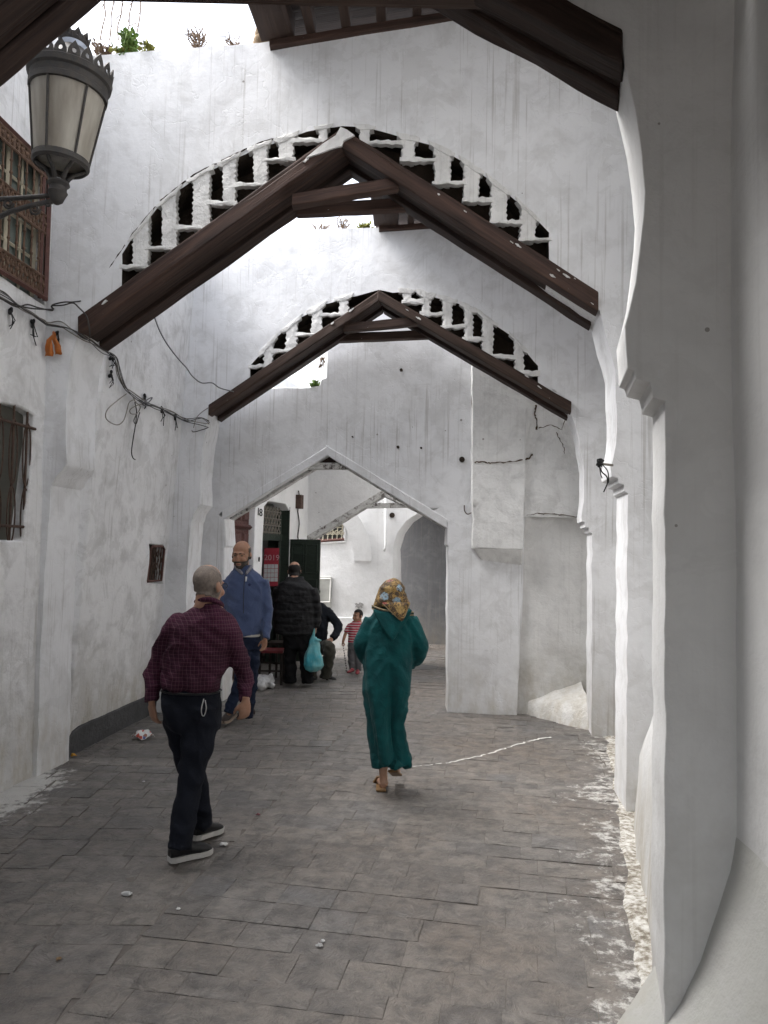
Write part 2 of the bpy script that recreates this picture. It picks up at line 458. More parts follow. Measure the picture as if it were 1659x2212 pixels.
def lattice(wall, pl, curve, left, b0, right, aend, depth=0.075):
    """stepped open brickwork between the arch line and the rafters: each upright and each tile a piece"""
    def piece(name, poly, sc=0.0, d=depth, proud=0.004):
        P = []
        for i in range(len(poly)):
            (x0, y0), (x1, y1) = poly[i], poly[(i + 1) % len(poly)]
            L = math.hypot(x1 - x0, y1 - y0); vert = abs(y1 - y0) > abs(x1 - x0)
            n = max(1, int(L / (5.5 if sc else 8)))
            for k in range(n):
                t = k / n; x = x0 + (x1 - x0) * t; y = y0 + (y1 - y0) * t
                if sc and vert and k: x += sc * (1 if k % 2 else -1) * (0.4 + 1.1 * random.random()) * 0.5 + random.uniform(-1.2, 1.2)
                elif k: y += random.uniform(-2.2, 2.2)
                P.append((x, y))
        fr = [pl.hit(x, y, proud) for x, y in P]; bk = [p + Vector((0, d, 0)) for p in fr]
        n = len(P); c0 = sum(fr, Vector()) / n; c1 = sum(bk, Vector()) / n
        v = fr + bk + [c0 + pl.n * 0.006, c1]
        f = [(i, (i + 1) % n, 2 * n) for i in range(n)] + [(n + (i + 1) % n, n + i, 2 * n + 1) for i in range(n)] + [(i, n + i, n + (i + 1) % n, (i + 1) % n) for i in range(n)]
        o = build(name, v, f, P_BRICK, wall, smooth=True, sharp=50); bevel(o, 0.003, 1, 50); return o
    pb = b0
    for a, b, y in left:
        e_ = [random.uniform(-2.5, 2) for _ in range(4)]; piece('brick', [(a - e_[0], y + 2), (b + e_[1], y + 2), (b + e_[2], interp(curve, b) - 7), (a - e_[3], interp(curve, a) - 7)], 3.4)
        piece('plaster_lump', [(a - 12, interp(curve, a - 12) - 8), (b + 12, interp(curve, b + 12) - 8), (b + 9, interp(curve, b + 9) + random.uniform(-3, 3)), (b, interp(curve, b) + random.uniform(1, 7)), (a, interp(curve, a) + random.uniform(1, 7)), (a - 10, interp(curve, a - 10) + random.uniform(-3, 3))], 0, 0.07, 0.012)
        piece('tile', [(pb - 5, y - 4.0 + random.uniform(-2.5, 1.5)), (b + 4, y - 4.0 + random.uniform(-2.5, 1.5)), (b + 4, y + 3.5 + random.uniform(-1.5, 2)), (pb - 5, y + 3.5 + random.uniform(-1.5, 2))], 0, 0.05, 0.012)
        pb = b
    for i, (a, b, y) in enumerate(right):
        na = right[i + 1][0] if i + 1 < len(right) else aend
        e_ = [random.uniform(-2.5, 2) for _ in range(4)]; piece('brick', [(a - e_[0], y + 2), (b + e_[1], y + 2), (b + e_[2], interp(curve, b) - 7), (a - e_[3], interp(curve, a) - 7)], 3.4)
        piece('plaster_lump', [(a - 12, interp(curve, a - 12) - 8), (b + 12, interp(curve, b + 12) - 8), (b + 9, interp(curve, b + 9) + random.uniform(-3, 3)), (b, interp(curve, b) + random.uniform(1, 7)), (a, interp(curve, a) + random.uniform(1, 7)), (a - 10, interp(curve, a - 10) + random.uniform(-3, 3))], 0, 0.07, 0.012)
        piece('tile', [(a - 4, y - 4.0 + random.uniform(-2.5, 1.5)), (na + 5, y - 4.0 + random.uniform(-2.5, 1.5)), (na + 5, y + 3.5 + random.uniform(-1.5, 2)), (a - 4, y + 3.5 + random.uniform(-1.5, 2))], 0, 0.05, 0.012)

def arch_wall(name, label, pl, outer, th, sl, sr, feet, apex, h, ties, curve, lat, mats, rmat, grid=0.13):
    sw = sweeper(th, sl, sr)
    L, b0, R, ae = lat
    poly = []
    xs = [b0] + [x for x, y in curve if b0 < x < ae] + [ae]
    poly = [pl.px(x, interp(curve, x)) for x in xs]
    fl, fr = feet
    beamline = [(fl[0], fl[1] - 14), (apex[0], apex[1] - 12), (fr[0], fr[1] - 10)]
    bl = [ae, apex[0], b0]
    poly += [pl.px(x, interp(beamline, x)) for x in bl]
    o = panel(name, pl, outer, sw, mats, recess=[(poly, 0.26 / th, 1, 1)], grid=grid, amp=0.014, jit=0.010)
    tag(o, label, 'wall')
    rafters(o, pl, fl, apex, fr, h, th, sw, rmat, ties)
    lattice(o, pl, curve, L, b0, R, ae)
    return o

q = A1.px
curve1 = [(207, 634), (236, 590), (284, 518), (346, 443), (421, 385), (500, 346), (562, 317), (597, 308), (664, 284), (740, 273), (801, 279), (866, 297), (931, 313), (1010, 354), (1082, 405), (1145, 461), (1188, 504), (1199, 533), (1274, 608)]
out1 = [(-3.3, -0.1), (-3.3, q(200, 119)[1] + 0.0), q(200, 119), q(380, 106), q(560, 90), q(945, 36), (2.6, 6.05), (2.6, -0.1), (q(1351, 1720)[0], -0.1),
        q(1354, 1500), q(1356, 1066), q(1348, 1062), q(1347, 1048), q(1335, 1044), q(1334, 1033), q(1321, 1029), q(1320, 1006), q(1325, 994), q(1331, 930), q(1331, 860), q(1329, 800), q(1312, 730), q(1296, 672),
        q(1291, 668), q(740, 300), q(171, 705), q(165, 738), q(155, 770), q(148, 820), q(143, 870), q(142, 930), q(144, 1001), q(140, 1008), q(132, 1018), q(120, 1031), q(118, 1040), q(110, 1048), q(87, 1378), (q(80, 1685)[0], -0.1)]
wall1 = arch_wall('arched_wall', 'white cross wall with wide timber-gabled arch and pierced brick band, red-brown rafters', A1, out1, 0.46, 0.12, 0.13,
    ((171, 727), (1291, 676)), (740, 322), 0.15, [(630, 443, 862, 404, 0.02), (640, 462, 905, 448, 0.38)],
    curve1, ([(288, 320, 578), (349, 382, 536), (416, 452, 494), (481, 509, 441), (547, 576, 400), (603, 635, 346), (690, 708, 305)], 264,
             [(776, 800, 309), (868, 895, 347), (938, 972, 396), (1003, 1035, 432), (1062, 1094, 480), (1125, 1157, 518)], 1186), [P_MAIN, CAVITY_SHADE], W_RED)
# dark crack where the plaster parts along the arch line, and a lime smear at the apex
m = MB()
for seg in range(6):
    P = []
    for i in range(9):
        x = 214 + seg * 66 + i * 7.0; P.append(A1.hit(x + 1.5 * nz(x, 1, 0, .2), interp(curve1, x) - 9 - 2.5 * nz(x, 0, 0, .11), 0.002))
    m.tube(P, [0.0035 + 0.004 * random.random() for _ in P], 5)
m.build('crack', CAVITY_SHADE, wall1)
pls = [(664, 348), (700, 318), (728, 300), (738, 282), (752, 288), (768, 300), (744, 312), (741, 322), (715, 330), (690, 340)]
v = [A1.hit(x, y, 0.052) for x, y in pls] + [A1.hit(x, y, 0.03) for x, y in pls]; n_ = len(pls)
build('lime_smear', v, [tuple(range(n_)), tuple(range(2 * n_ - 1, n_ - 1, -1))] + [(i, (i + 1) % n_, n_ + (i + 1) % n_, n_ + i) for i in range(n_)], P_BRICK, wall1)
q = A2.px
curve2 = [(530, 800), (542, 788), (592, 734), (643, 691), (700, 659), (751, 644), (790, 634), (818, 626), (848, 632), (891, 630), (913, 637), (959, 648), (1010, 662), (1053, 691), (1111, 731), (1162, 791), (1232, 862)]
out2 = [(-2.9, -0.1), (-2.9, q(630, 499)[1]), q(630, 499), q(812, 491), q(920, 484), (2.9, q(920, 484)[1] + 0.2), (2.9, -0.1), (q(1277, 1577)[0], -0.1),
        q(1278, 1400), q(1279, 1152), q(1274, 1149), q(1273, 1138), q(1264, 1137), q(1263, 1127), q(1257, 1126), q(1257, 1116), q(1261, 1082), q(1261, 1016), q(1252, 950), q(1237, 897),
        q(1233, 884), q(820, 638), q(450, 888), q(444, 932), q(437, 975), q(433, 1030), q(432, 1090), q(426, 1098), q(418, 1108), q(416, 1120), q(412, 1128), q(403, 1270), (q(395, 1545)[0], -0.1)]
wall2 = arch_wall('arched_wall', 'white cross wall with dark weathered gable rafters and pierced brick band, behind the red-brown one', A2, out2, 0.45, 0.06, 0.15,
    ((452, 898), (1233, 893)), (820, 652), 0.115, [(742, 716, 912, 700, 0.02), (730, 737, 935, 729, 0.36)],
    curve2, ([(569, 590, 791), (617, 642, 758), (673, 695, 722), (733, 752, 679)], 541,
             [(872, 889, 652), (911, 931, 679), (956, 977, 707), (1003, 1022, 733), (1042, 1066, 771), (1111, 1132, 807)], 1162), [P_MAIN, CAVITY_SHADE], W_OLD)
rsp = random.Random(4)
for pl_, wl, spots in ((A1, wall1, [(948, 425), (1005, 462), (1118, 535), (1205, 588), (1222, 600), (1240, 606), (1278, 660), (232, 656), (664, 352), (1105, 528), (1192, 600)]), (A2, wall2, [(1138, 815), (1198, 845), (760, 672), (720, 700), (880, 672), (1165, 838), (905, 690)])):
    for x, y in spots:
        n_ = 9; r_ = rsp.uniform(1.6, 4.2); sl_ = .62 if x > 760 else -.7; pp_ = []
        for k in range(n_):
            u_ = r_ * 1.7 * rsp.uniform(.4, 1.3) * math.cos(2 * PI * k / n_); w_ = r_ * rsp.uniform(.25, .9) * math.sin(2 * PI * k / n_); pp_.append((x + u_, y + u_ * sl_ + w_))
        v = [pl_.hit(a, b, 0.046) for a, b in pp_] + [pl_.hit(a, b, 0.02) for a, b in pp_]
        build('plaster_spot', v, [tuple(range(n_)), tuple(range(2 * n_ - 1, n_ - 1, -1))] + [(i, (i + 1) % n_, n_ + (i + 1) % n_, n_ + i) for i in range(n_)], P_BRICK, wl)
# nearest cross wall, the one the camera stands behind
q = A0.px
sw0 = sweeper(0.28, 0.10, 0.216, -2.5, 0.9)
def rear0(x, y, f=1.0):                       # a pixel on the back edge of the nearest wall -> its front plane
    pb = Plane(A0.o + Vector((0.03 * f, 0.26 * f, 0)), A0.e1); return pb.px(x, y)
apx0 = rear0(484, -209); lf0 = rear0(-230, 385); rf0 = A0.px(1340, 148)
out0 = [(-3.6, -0.1), (-3.6, 8.8), (2.6, 8.8), (2.6, -0.1), (q(1430, 2400)[0], -0.1),  # top raised out of view to keep sky light off the next arch
        q(1433, 2212), q(1437, 866), q(1408, 860), q(1404, 826), q(1374, 818), q(1369, 800), q(1353, 794), q(1352, 706), q(1361, 670), q(1375, 612), q(1382, 547), q(1391, 468), q(1393, 414), q(1388, 342), q(1375, 245), q(1345, 110),
        (rf0[0] + 0.01, rf0[1] + 0.06), (apx0[0], apx0[1] + 0.06), (lf0[0], lf0[1] + 0.06), (lf0[0] - 0.06, lf0[1] - 0.3), (lf0[0] - 0.06, 2.4), (lf0[0] - 0.12, 2.3), (lf0[0] - 0.2, -0.1)]
wall0 = panel('arched_wall', A0, out0, sw0, [P_NEAR], grid=0.10, edge=0.05, amp=0.010, jit=0.007, bev=0.012)
tag(wall0, 'smooth grey-white cross wall with rounded corbels under a huge dark gable timber', 'wall')
for a, b, s0, s1 in ((lf0, apx0, 0.1, 0.15), (rf0, apx0, 0.27, 0.15)):
    dv = Vector((s0, 1, 0)).normalized(); dv2 = Vector((s1, 1, 0)).normalized()
    A = A0.w(a, 0.03); B = A0.w(b, 0.03)
    beam('rafter', A, B, (0, 0, 0.118), dv * 0.125, W_DARK, wall0, 20, 0.010, 0.01, 1.0)
    beam('soffit_board', A + dv * 0.13 + Vector((0, 0, 0.02)), B + dv * 0.13 + Vector((0, 0, 0.02)), (0, 0, 0.09), dv * 0.045, W_DARK, wall0, 8, 0.004, 0.004, 3.0)
    beam('rafter', A + dv * 0.178, B + dv * 0.178, (0, 0, 0.11), dv * 0.11, W_DARK, wall0, 20, 0.010, 0.01, 5.0)

# wall with the low whitewashed gable opening
q = A3.px
out3 = [(-2.75, -0.1), (-2.75, q(470, 838)[1]), q(560, 838), q(690, 834), q(693, 818), q(704, 815), q(706, 770), q(707, 640), (2.9, q(707, 640)[1] + 0.1), (2.9, q(1135, 1112)[1]), q(1240, 1112), q(1134, 1112),
        q(1130, 1300), q(1120, 1480), (q(1116, 1540)[0], -0.1), (q(967, 1535)[0], -0.1), q(967, 1400), q(968, 1180), q(964, 1176), q(966, 1128), q(708, 974), q(470, 1112), q(486, 1120), q(488, 1178), q(484, 1183), (q(482, 1500)[0], -0.1)]
def bump3(qq): return 1.0 + 1.2 * max(0, min(1, (qq[0] - 0.8) / 0.5))
wall3 = panel('arched_wall', A3, out3, sweeper(0.42, 0.10, 0.0), [P_MAIN], grid=0.12, amp=0.014, jit=0.009, bev=0.012, bumpy=bump3)
tag(wall3, 'white cross wall with low gable opening trimmed in flaking whitewashed timber', 'wall')
rafters(wall3, A3, (480, 1124), (708, 984), (966, 1142), 0.11, 0.42, sweeper(0.42, 0.10, 0.0), P_BEAM, [(655, 1013, 782, 1013, 0.05)], proud=0.012, plank=P_BEAM, tie_h=0.075, tie_d=0.12, front=P_MAIN)
tri = [(664, 1006), (708, 976), (756, 1006)]
v = [A3.hit(x, y, -0.13) for x, y in tri] + [A3.hit(x, y, -0.30) for x, y in tri]
build('apex_board', v, [(0, 1, 2), (5, 4, 3), (0, 3, 4, 1), (1, 4, 5, 2), (2, 5, 3, 0)], W_DARK, wall3)
# thicker mass of the wall on the right, corbelled out above head height
ms = MB()
mo = [q(1021, 690), q(1021, 900), q(1022, 1182), q(1040, 1208), q(1062, 1216), q(1128, 1218), q(1134, 1110), q(1138, 1000), q(1142, 690)]
dep = [0.13, 0.13, 0.13, 0.035, 0.012, 0.012, 0.09, 0.10, 0.11]
panel('thickened_pier', A3, [q(1021, 690), q(1021, 1000), q(1022, 1184), q(1128, 1186), q(1131, 1110), q(1134, 1004), q(1136, 690)], (0, 0.16, 0), [P_PATCH], wall3, grid=0.08, amp=0.012, jit=0.012, bev=0.012).location = A3.n * 0.12
cb = [A3.hit(1022, 1184, 0.12), A3.hit(1129, 1186, 0.12), A3.hit(1128, 1222, -0.01), A3.hit(1040, 1212, -0.01)]
cbk = [p - A3.n * 0.15 for p in (A3.hit(1022, 1184, 0), A3.hit(1129, 1186, 0), A3.hit(1128, 1222, 0), A3.hit(1040, 1212, 0))]
ms.hexa(cb, cbk); bevel(ms.build('corbel', P_PATCH, wall3), 0.02, 3)
panel('patched_pier', A3, [q(1136, 690), q(1134, 1002), q(1131, 1116), q(1252, 1118), q(1254, 690)], (0, 0.1, 0), [P_PATCH], wall3, grid=0.07, amp=0.018, jit=0.012, bev=0.012).location = A3.n * 0.055
# niche behind
NB = Plane(A3.o + Vector((0, 0.065, 0)), A3.e1)
panel('niche_back', NB, [(q(1118, 1500)[0] - 0.1, -0.1), (q(1130, 1100)[0] - 0.1, 2.6), (2.9, 2.6), (2.9, -0.1)], (0, 0.15, 0), [P_RIGHT], wall3, grid=0.14, amp=0.012, bev=0)
for path, off_, r0 in (([(1158, 878), (1154, 900), (1160, 915), (1157, 932)], .062, .012), ([(1163, 926), (1190, 921), (1212, 930), (1222, 905)], .062, .005), ([(1024, 1001), (1045, 1000), (1062, 1004), (1100, 1000), (1132, 996)], .125, .008), ([(1134, 994), (1142, 992), (1150, 980)], .062, .010),
        ([(1136, 1113), (1160, 1110), (1185, 1111), (1220, 1114), (1252, 1118)], .06, .006), ([(1200, 936), (1214, 962), (1220, 985)], .062, .006), ([(1022, 800), (1020, 860), (1022, 940), (1021, 1010)], .06, .007)):
    P = []
    for (x0, y0), (x1, y1) in zip(path, path[1:]):
        for k in range(6): t = k / 6; P.append(A3.hit(x0 + (x1 - x0) * t + random.uniform(-1.5, 1.5), y0 + (y1 - y0) * t + random.uniform(-1.5, 1.5), off_))
    m = MB(); m.tube(P, [r0 * random.uniform(.35, 1.2) for _ in P], 5); m.build('crack', simple('crack_dirt', (.11, .075, .05), .95, .5, 20), wall3)
# small bolt holes and the square putlog hole
hm = MB()
for x, y, r in ((998, 993, 0.032), (860, 966, 0.016), (910, 968, 0.012), (762, 944, 0.010), (867, 800, 0.018)):
    hm.tube([A3.hit(x, y, 0.028), A3.hit(x, y, -0.01)], r, 10)
hm.build('bolt_hole', CAVITY_SHADE, wall3)

# ------------------------------------------------------------------ side walls
# left, between camera and the first arch; between arches; beyond the low gable
b1 = G(25, 1700); LA_dir = Vector((0.115, 1, 0)).normalized()
tp = A1.hit(105, 650)
lean = (tp.x - (b1.x + LA_dir.x * (tp.y - b1.y) / LA_dir.y)) / tp.z
LA = Plane(b1, LA_dir, (lean, 0, 1))
p0 = G(150, 1630); p1 = G(315, 1545); LB_dir = (p1 - p0); LB_dir.z = 0; LB_dir.normalize()
tp = A2.hit(414, 680); lean = (tp.x - (p0.x + LB_dir.x * (tp.y - p0.y) / LB_dir.y)) / tp.z
LB = Plane(p0, LB_dir, (lean, 0, 1))
print('LEAN', LA.e2, LB.e2, LA.o, LB.o, LB_dir)
LC = Plane((-2.18, 9.0, 0), Vector((0.235, 1, 0)).normalized())
qa = LA.px; sT = qa(105, 650)[0]
upwin = [(qa(104, 395)[0] - 1.15, 4.78), (qa(104, 395)[0], 4.72), (qa(102, 655)[0], 3.62), (qa(102, 655)[0] - 1.15, 3.68)]
lw = [(qa(72, 905)[0] - 0.85, qa(72, 905)[1] - 0.02), qa(10, 872), qa(48, 880), qa(76, 898), qa(74, 960), qa(48, 1168), (qa(46, 1170)[0] - 0.85, qa(46, 1170)[1])]
wallL = panel('side_wall', LA, [(-7.5, -0.1), (-7.5, 6.2), (sT + 0.02, 6.2), (sT + 0.15, 5.5), (sT + 0.15, -0.1)], (-0.35, 0, 0), [P_SIDE, CAVITY_SHADE], recess=[(upwin, 0.42, 0, 0), (lw, 0.3, 0, 0)], grid=0.15, amp=0.02, bev=0.015)
tag(wallL, 'stained white side wall with carved window above and iron-barred window below', 'wall')
wallM = panel('side_wall', LB, [(-0.10, -0.1), (-0.10, 5.3), (1.95, 5.0), (1.95, -0.1)], (-0.35, 0, 0), [P_SIDE], recess=[([LB.px(324, 1175), LB.px(354, 1178), LB.px(357, 1190), LB.px(354, 1262), LB.px(322, 1259), LB.px(325, 1190)], 0.3, 0, 0)], grid=0.11, amp=0.022, bev=0.012)
tag(wallM, 'scuffed white side wall with a tiny iron grille and a grey painted foot', 'wall')
# grey painted plinth band
pb = []
for i in range(25):
    t = i / 24; x = 140 + (470 - 140) * t
    pb.append((x, 1574 - (x - 150) * 0.43 + 2.2 * nz(x * 0.05, 1.0) + 26 * math.exp(-max(0, x - 140) / 9)))
po = [LB.px(x, y) for x, y in pb]
panel('painted_plinth', LB, [(po[0][0], -0.05)] + po + [(po[-1][0], -0.05)], (-0.05, 0, 0), [GREY_FOOT], wallM, grid=0.12, amp=0.01, edge=0.05, bev=0.008).location = LB.n * 0.03
# left wall beyond
qc = LC.px
dr = [qc(484, 1060), qc(545, 1060), qc(547, 1460), qc(484, 1500)]
s_d0, s_d1 = qc(486, 1300)[0], qc(546, 1300)[0]
s_h0, s_h1 = qc(567, 1200)[0], qc(623, 1200)[0]
hz_t = qc(590, 1092)[1]
shop = [(s_h0, -0.05), (s_h0, hz_t - 0.04), (s_h0 + 0.15, hz_t + 0.05), (s_h1 - 0.2, hz_t + 0.06), (s_h1, hz_t - 0.05), (s_h1, -0.05)]
doorR = [(s_d0 - 0.3, -0.05), (s_d0 - 0.3, 2.75), (s_d1, 2.75), (s_d1, -0.05)]
wallC = panel('side_wall', LC, [(-0.2, -0.1), (-0.2, 4.4), (3.95, 4.4), (3.95, -0.1)], (-0.3, 0.05, 0), [P_FAR], recess=[(doorR, 0.4, 0, 0)], holes=[shop], grid=0.14, amp=0.012)
tag(wallC, 'white wall numbered 18 with a brown door and an open green shop door', 'wall')

# right bays
def bay(a, b, z, mat, label):
    a = Vector(a); b = Vector(b); d = (b - a).normalized()
    pl = Plane(a, d)
    o = panel('side_wall', pl, [(0, -0.1), (0, z), ((b - a).length, z), ((b - a).length, -0.1)], (0.35, -0.1, 0), [mat], grid=0.16, amp=0.015, bev=0)
    return tag(o, label, 'wall')
bayR0 = bay((1.20, 2.6, 0), (1.98, 5.6, 0), 8.0, P_RIGHT, 'white bay wall between smooth corbelled pier and red-brown timber arch, right side')
bayR1 = bay((2.12, 5.5, 0), (2.42, 7.9, 0), 6.0, P_RIGHT, 'white bay wall between the two timber arches on the shaded side')
bayR2 = bay((2.35, 7.8, 0), (2.5, 9.4, 0), 5.0, P_RIGHT, 'white bay wall beside the stepped niche')
# near right wall, beside the camera, with a rounded bank at its foot
NR = Plane((0.80, -4.0, 0), Vector((0.0565, 1, 0)).normalized())
wallN = panel('side_wall', Plane((1.02, -4.0, 0), Vector((0.006, 1, 0)).normalized()), [(0, -0.1), (0, 3.6), (6.36, 3.6), (6.36, -0.1)], (0.4, 0, 0), [P_NEAR], grid=0.2, amp=0.012, bev=0.03)
tag(wallN, 'pale rounded wall edge close beside the smooth corbelled pier', 'wall')
# covered passage behind the camera
back = panel('side_wall', Plane((-3.3, -4.2, 0), (1, 0, 0)), [(0, -0.1), (0, 3.7), (4.6, 3.7), (4.6, -0.1)], (0, -0.3, 0), [P_NEAR], grid=0.4, bev=0, holes=[[(1.2, -0.05), (1.2, 2.3), (3.0, 2.3), (3.0, -0.05)]])
tag(back, 'white end wall of the covered passage', 'wall')
cv = empty('timber_ceiling', (0, 0, 3.6), 'dark timber ceiling of the covered passage', 'ceiling')
for i in range(19):
    y = -4.0 + i * 0.345
    beam('plank', (-3.3, y, 3.62), (1.5, y, 3.62), (0, 0, 0.04), (0, 0.335, 0), W_CEIL, cv, 4, 0.003, 0)
for i in range(6):
    y = -3.7 + i * 1.1
    beam('joist', (-3.3, y, 3.5), (1.5, y, 3.5), (0, 0, 0.118), (0, 0.1, 0), W_CEIL, cv, 4, 0.004, 0.008)

# ------------------------------------------------------------------ timber ceilings over the shaded side
def ceiling(label, plF, pxL, pxR, plN, zN, xN, n, xend, umax, jw=0.075):
    L = plF.hit(*pxL); Rr = plF.hit(*pxR); sl = (Rr.z - L.z) / (Rr.x - L.x); xe = xend
    Rr = Vector((xe, plF.o.y + plF.e1.y * xe, L.z + sl * (xe - L.x)))
    root = empty('timber_ceiling', L, label, 'ceiling')
    def P(t, u, z=0.0):                        # t across, u from far to near
        x = L.x + (xe - L.x) * t; xn = x + xN * (1 - t)
        f = Vector((x, plF.o.y + plF.e1.y * x - 0.03 + 0.0, L.z + sl * (x - L.x)))
        g = Vector((xn, plN.o.y + plN.e1.y * xn + 0.25, zN + sl * (x - L.x)))
        return f.lerp(g, u * umax) + Vector((0, 0, z))
    W = xe - L.x
    # edge board and joists
    wd = 0.26 / W
    beam('edge_board', P(0, 0), P(0, 1), (0, 0, 0.14), P(wd, 0) - P(0, 0), W_CEIL, root, 8, 0.004, 0.01, 2)
    for i in range(n):
        t = wd * 1.35 + (1 - wd * 1.5) * i / n
        beam('joist', P(t, 0), P(t, 1), (0, 0, 0.10), P(t + jw / W, 0) - P(t, 0), W_CEIL, root, 6, 0.004, 0.008, i)
    for i in range(-4, 14):
        u = i / 14
        a = P(0, u, 0.145); b_ = P(1, u, 0.145)
        beam('plank', a, b_, (0, 0, 0.03), (P(0, u + 1 / 14.6) - P(0, u)), W_DARK, root, 4, 0.003, 0, i)
    # bearer on the wall
    beam('bearer', P(0.02, 0, -0.05) + Vector((0, -0.02, 0)), P(1, 0, -0.05) + Vector((0, -0.02, 0)), (0, 0, 0.05), (0, 0.09, 0), W_RED, root, 10, 0.005, 0.006)
    beam('header', P(0, 1, -0.06), P(1, 1, -0.06), (0, 0, 0.16), (0, 0.10, 0), W_CEIL, root, 8, 0.005, 0.008)
    return root
ceil1 = ceiling('dark joisted timber roof bridging to the red-brown arch wall', A1, (566, 97), (945, 37), A0, 5.32, -0.12, 11, 2.3, 0.5)
ceil2 = ceiling('dark joisted timber roof seen through the red-brown arch', A2, (808, 492), (920, 485), A1, 5.0, -0.05, 9, 2.6, 0.8)
# ------------------------------------------------------------------ paving
def stone_mat(name, per_island):
    m, t, b = mat_new(name); N = NT(t)
    w = N.coord('World')
    rnd = N.n('ShaderNodeNewGeometry').outputs['Random Per Island'] if per_island else N.n('ShaderNodeObjectInfo').outputs['Random']
    c = N.ramp(rnd, [(0.0, (0.128, 0.121, 0.116)), (0.4, (0.166, 0.153, 0.141)), (0.75, (0.196, 0.180, 0.163)), (1.0, (0.148, 0.143, 0.141))])
    big = N.ramp(N.noise(w, 0.8, 3, 0.6), [(0.38, 0.0), (0.62, 1.0)])
    rt_ = N.ramp(N.math('ADD', N.math('MULTIPLY', N.sep(w)[0], 0.4), 0.5), [(0.1, 0.4), (0.75, 0.85)])
    c = N.mix(N.math('MULTIPLY', big, rt_), c, (0.165, 0.138, 0.115))
    c = N.mix(N.math('MULTIPLY', N.ramp(N.noise(w, 9, 5, 0.74), [(0.42, 0.0), (0.62, 1.0)]), 0.75), c, (0.075, 0.070, 0.067))
    c = N.mix(N.math('MULTIPLY', N.ramp(N.noise(w, 5, 5, 0.75), [(0.54, 0.0), (0.72, 1.0)]), 0.55), c, (0.235, 0.212, 0.188))
    c = N.mix(N.ramp(N.noise(w, 90, 3, 0.6), [(0.70, 0.0), (0.74, 0.5)]), c, (0.34, 0.32, 0.29))
    # whitewash spatter beside the walls
    s = N.sep(w)
    def splash(dist, reach, dens, c):
        a = N.math('SUBTRACT', 1.0, N.math('DIVIDE', dist, reach), clamp=True)
        n1 = N.noise(w, 13, 5, 0.74); n2 = N.noise(w, 2.2, 3, 0.5)
        f = N.math('ADD', N.math('MULTIPLY', n1, 0.75), N.math('MULTIPLY', n2, 0.5))
        thr = N.math('ADD', f, N.math('MULTIPLY', a, dens))
        return N.mix(N.ramp(thr, [(0.89, 0.0), (1.04, 0.8)]), c, (0.62, 0.61, 0.58))
    dr = N.math('SUBTRACT', N.math('ADD', 0.16, N.math('MULTIPLY', s[1], 0.262)), s[0])       # to the right wall line
    c = splash(dr, 0.75, 0.27, c)
    dx = N.math('ADD', s[0], 2.68); dy = N.math('ABSOLUTE', N.math('SUBTRACT', s[1], 5.55))
    dl = N.math('SQRT', N.math('ADD', N.math('MULTIPLY', dx, dx), N.math('MULTIPLY', N.math('MULTIPLY', dy, dy), 0.35)))
    c = splash(dl, 0.75, 0.52, c)
    N.l(c, b.inputs['Base Color'])
    b.inputs['Specular IOR Level'].default_value = 0.42
    N.l(N.ramp(N.noise(w, 5, 5, 0.7), [(0.3, 0.34), (0.7, 0.66)]), b.inputs['Roughness'])
    nrm = N.bump(N.noise(w, 9, 5, 0.7, 0.8), 0.026, 0.95)
    N.l(nrm, b.inputs['Normal'])
    return m
STONE = stone_mat('paving_stone', False); STONE_FAR = stone_mat('paving_stone_far', True)
JOINT = simple('joint_dirt', (0.10, 0.090, 0.080), 0.95, 0.5, 6, 0.004, kind='World', col2=(0.19, 0.172, 0.155))
UND = 0.013
def gz(x, y): return UND * nz(x, y, 2.0, 0.9)
gxs = [-60, -20, -8] + [-4 + i * 0.25 for i in range(37)] + [8, 20, 60]; gys = [-30, -12, -5] + [-2 + i * 0.25 for i in range(77)] + [20, 35, 90]
gv = [(x, y, gz(x, y) - 0.0042) for y in gys for x in gxs]; nx_ = len(gxs)
ground = build('ground', gv, [(j * nx_ + i, j * nx_ + i + 1, (j + 1) * nx_ + i + 1, (j + 1) * nx_ + i) for j in range(len(gys) - 1) for i in range(nx_ - 1)], JOINT, None, smooth=True); tag(ground, kind='structure')
pavement = empty('pavement', (0, 0, 0)); tag(pavement, kind='structure')
SD = Vector((0.178, 1, 0)).normalized(); SN = Vector((SD.y, -SD.x, 0))
def stone_mesh(k):
    rnd = random.Random(k); me = bpy.data.meshes.new('paving_stone')
    # unit slab with a worn, rounded edge
    top = []; n = 3
    ring = [(-.5, -.5), (-.17, -.5), (.17, -.5), (.5, -.5), (.5, -.17), (.5, .17), (.5, .5), (.17, .5), (-.17, .5), (-.5, .5), (-.5, .17), (-.5, -.17)]
    ring = [(x + rnd.uniform(-.008, .008), y + rnd.uniform(-.012, .010)) for x, y in ring]
    v = [(x, y, -0.03) for x, y in ring] + [(x, y, rnd.uniform(-.0030, .0002)) for x, y in ring] + [(x * .93, y * .90, rnd.uniform(-.0012, .0012)) for x, y in ring]
    v.append((0, 0, rnd.uniform(-.003, .003)))
    m = 12; f = []
    for l in (0, 1):
        for i in range(m):
            j = (i + 1) % m; f.append((l * m + i, l * m + j, (l + 1) * m + j, (l + 1) * m + i))
    f += [(2 * m + i, 2 * m + (i + 1) % m, 3 * m) for i in range(m)]
    me.from_pydata(v, [], f); me.materials.append(STONE)
    for p in me.polygons: p.use_smooth = True
    me.set_sharp_from_angle(angle=math.radians(38))
    return me
SM = [stone_mesh(k) for k in range(10)]
stones = []
rs = random.Random(3)
def seam_u(v): return -1.72 + 0.04 * math.sin(v * 0.8)       # long seam running down the street
seam0 = G(235, 2089); SU = seam0.dot(SN)
